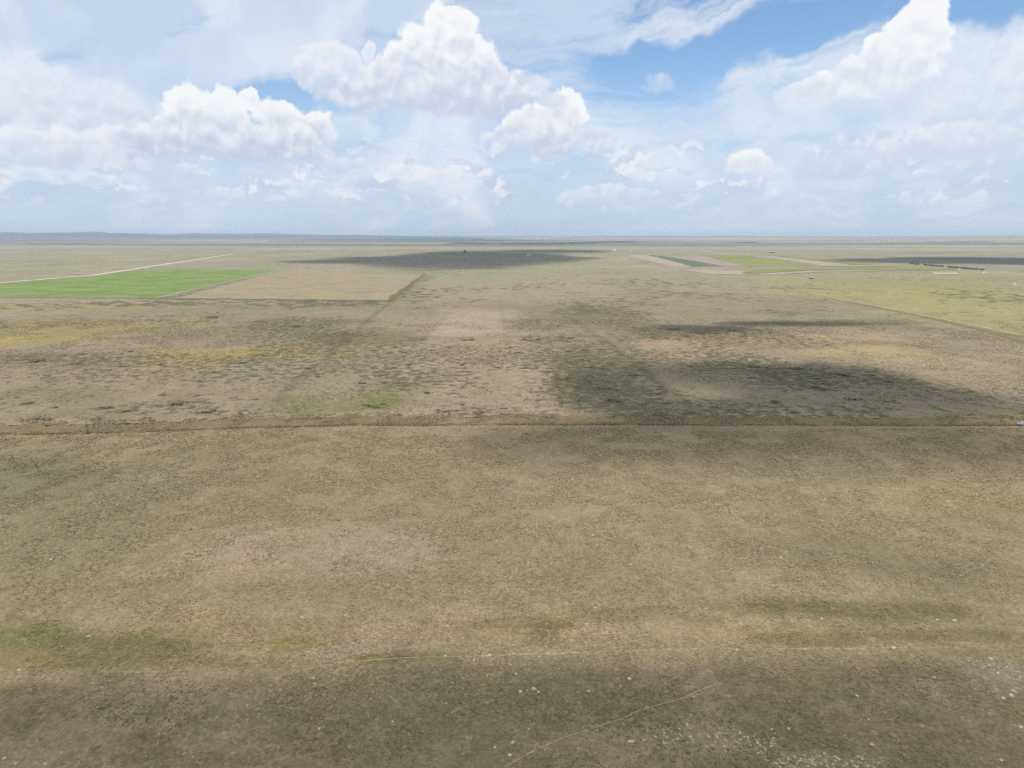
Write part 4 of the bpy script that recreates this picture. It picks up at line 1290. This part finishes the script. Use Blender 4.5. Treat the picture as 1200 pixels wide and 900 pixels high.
tree(544.5, 297.2, 26, 'lone dark tree standing in the far cloud shadow')

# ------------------------------------------------------------------ clouds overhead that shade the plain
M_CLOUD = bpy.data.materials.new('cloud')
M_CLOUD.use_nodes = True
ct = M_CLOUD.node_tree
ct.nodes.clear()
vs = ct.nodes.new('ShaderNodeVolumeScatter')
vs.inputs['Color'].default_value = (1, 1, 1, 1)
vs.inputs['Density'].default_value = 0.016
vs.inputs['Anisotropy'].default_value = 0.5
co_ = ct.nodes.new('ShaderNodeOutputMaterial')
ct.links.new(vs.outputs[0], co_.inputs['Volume'])
CB = 2500.0


def cloud(shades, cell, seed, rag, label):
    """a low heap cloud as a lens of mist; its outline follows from the shade it throws"""
    k = CB / SUN[2]
    ox, oy = SUN[0] * k, SUN[1] * k
    E = []
    for x, y, rx, ry, th in shades:
        wx, wy = PX(x, y)
        d = math.hypot(wx, wy)
        E.append((wx, wy, rx / F * d, abs(PX(x, y - ry)[1] - PX(x, y + ry)[1]) / 2, th))
    x0, x1 = min(e[0] - e[2] * 1.5 for e in E), max(e[0] + e[2] * 1.5 for e in E)
    y0, y1 = min(e[1] - e[3] * 1.5 for e in E), max(e[1] + e[3] * 1.5 for e in E)
    nx, ny = int((x1 - x0) / cell), int((y1 - y0) / cell)
    X, Y = np.meshgrid(np.linspace(x0, x1, nx), np.linspace(y0, y1, ny), indexing='ij')
    fx_, fy_ = X.ravel(), Y.ravel()
    T = np.zeros(len(fx_))
    for i, (cx, cy, sx, sy, th) in enumerate(E):
        m = max(sx, sy) * .5
        qx = fx_ - cx + sx * .7 * (fbm(fx_, fy_, m, 4, seed + i) - .5)
        qy = fy_ - cy + sy * .7 * (fbm(fx_, fy_, m, 4, seed + i + 40) - .5)
        T = np.maximum(T, th * sstep(1 - np.sqrt((qx / sx) ** 2 + (qy / sy) ** 2), 0, .55))
    T = T * (1 - rag + 2 * rag * fbm(fx_, fy_, cell * 9, 4, seed + 90)) - 4
    Z1 = CB + T * 0.75
    Z0 = CB - T * 0.25
    ok = (T > 0).reshape(nx, ny)
    idx = -np.ones((nx, ny), int)
    cells = ok[:-1, :-1] | ok[1:, :-1] | ok[:-1, 1:] | ok[1:, 1:]
    use = np.zeros((nx, ny), bool)
    for a in (0, 1):
        for b in (0, 1):
            use[a:nx - 1 + a, b:ny - 1 + b] |= cells
    idx[use] = np.arange(use.sum())
    m = use.sum()
    U = use.ravel()
    Tz = np.maximum(T, 0.0)
    Vt = np.stack([fx_ + ox, fy_ + oy, CB + Tz * .75 + .4], 1)[U]
    Vb = np.stack([fx_ + ox, fy_ + oy, CB - Tz * .25 - .4], 1)[U]
    I, J = np.nonzero(cells)
    qt = np.stack([idx[I, J], idx[I + 1, J], idx[I + 1, J + 1], idx[I, J + 1]], 1)
    qb = qt[:, ::-1] + m
    # rim walls
    edges = {}
    for qd in qt.tolist():
        for a, b in zip(qd, qd[1:] + qd[:1]):
            if (b, a) in edges:
                del edges[(b, a)]
            else:
                edges[(a, b)] = 1
    rim = np.array([(b, a, a + m, b + m) for a, b in edges])
    o = tri_mesh('cloud', np.concatenate([Vt, Vb]), np.concatenate([qt, qb, rim]), M_CLOUD, None, n=4)
    tag(o, label, None, None, 'structure')


cloud([(720, 458, 110, 30, 42), (830, 442, 130, 22, 70), (980, 448, 150, 26, 95), (1080, 470, 120, 22, 85), (930, 480, 300, 18, 85), (820, 515, 320, 30, 55), (1120, 520, 200, 30, 55), (640, 530, 130, 26, 32), (1000, 545, 260, 16, 25)], 9, 500, .35,
      'small ragged cloud overhead shading the verge')
cloud([(620, 890, 950, 130, 30), (900, 870, 650, 110, 28), (100, 890, 620, 120, 28)], 14, 580, .3, 'unseen thin cloud added overhead to dim the near pasture')  # out of view, added to shade the foreground
cloud([(820, 386, 90, 6, 34), (940, 380, 130, 3, 40)], 9, 520, .3, 'wisp of cloud overhead')
cloud([(440, 304.5, 95, 5, 170), (520, 302, 130, 10, 190), (590, 301, 110, 8, 180), (540, 308, 110, 4.5, 170), (650, 294.5, 80, 2.2, 170)], 45, 540, .15, 'wide cloud overhead shading the far plain')
cloud([(1150, 305.5, 150, 5, 190), (1070, 306, 90, 3, 170), (1240, 306, 100, 6, 190)], 40, 560, .15, 'cloud overhead shading the far right plain')

# ------------------------------------------------------------------ haze
bx = 64000.0
V, Fq = box(-bx, bx, -bx, bx, -6.0, 420.0)
M_HAZE = bpy.data.materials.new('haze')
M_HAZE.use_nodes = True
ht = M_HAZE.node_tree
ht.nodes.clear()
pv = ht.nodes.new('ShaderNodeVolumePrincipled')
pv.inputs['Color'].default_value = (0.72, 0.86, 1.0, 1)
pv.inputs['Density'].default_value = 3.2e-5
pv.inputs['Anisotropy'].default_value = 0.1
ho = ht.nodes.new('ShaderNodeOutputMaterial')
ht.links.new(pv.outputs[0], ho.inputs['Volume'])
hz_o = mesh_obj('haze', V, Fq, M_HAZE)
tag(hz_o, 'thin pale haze over the plain', None, None, 'stuff')
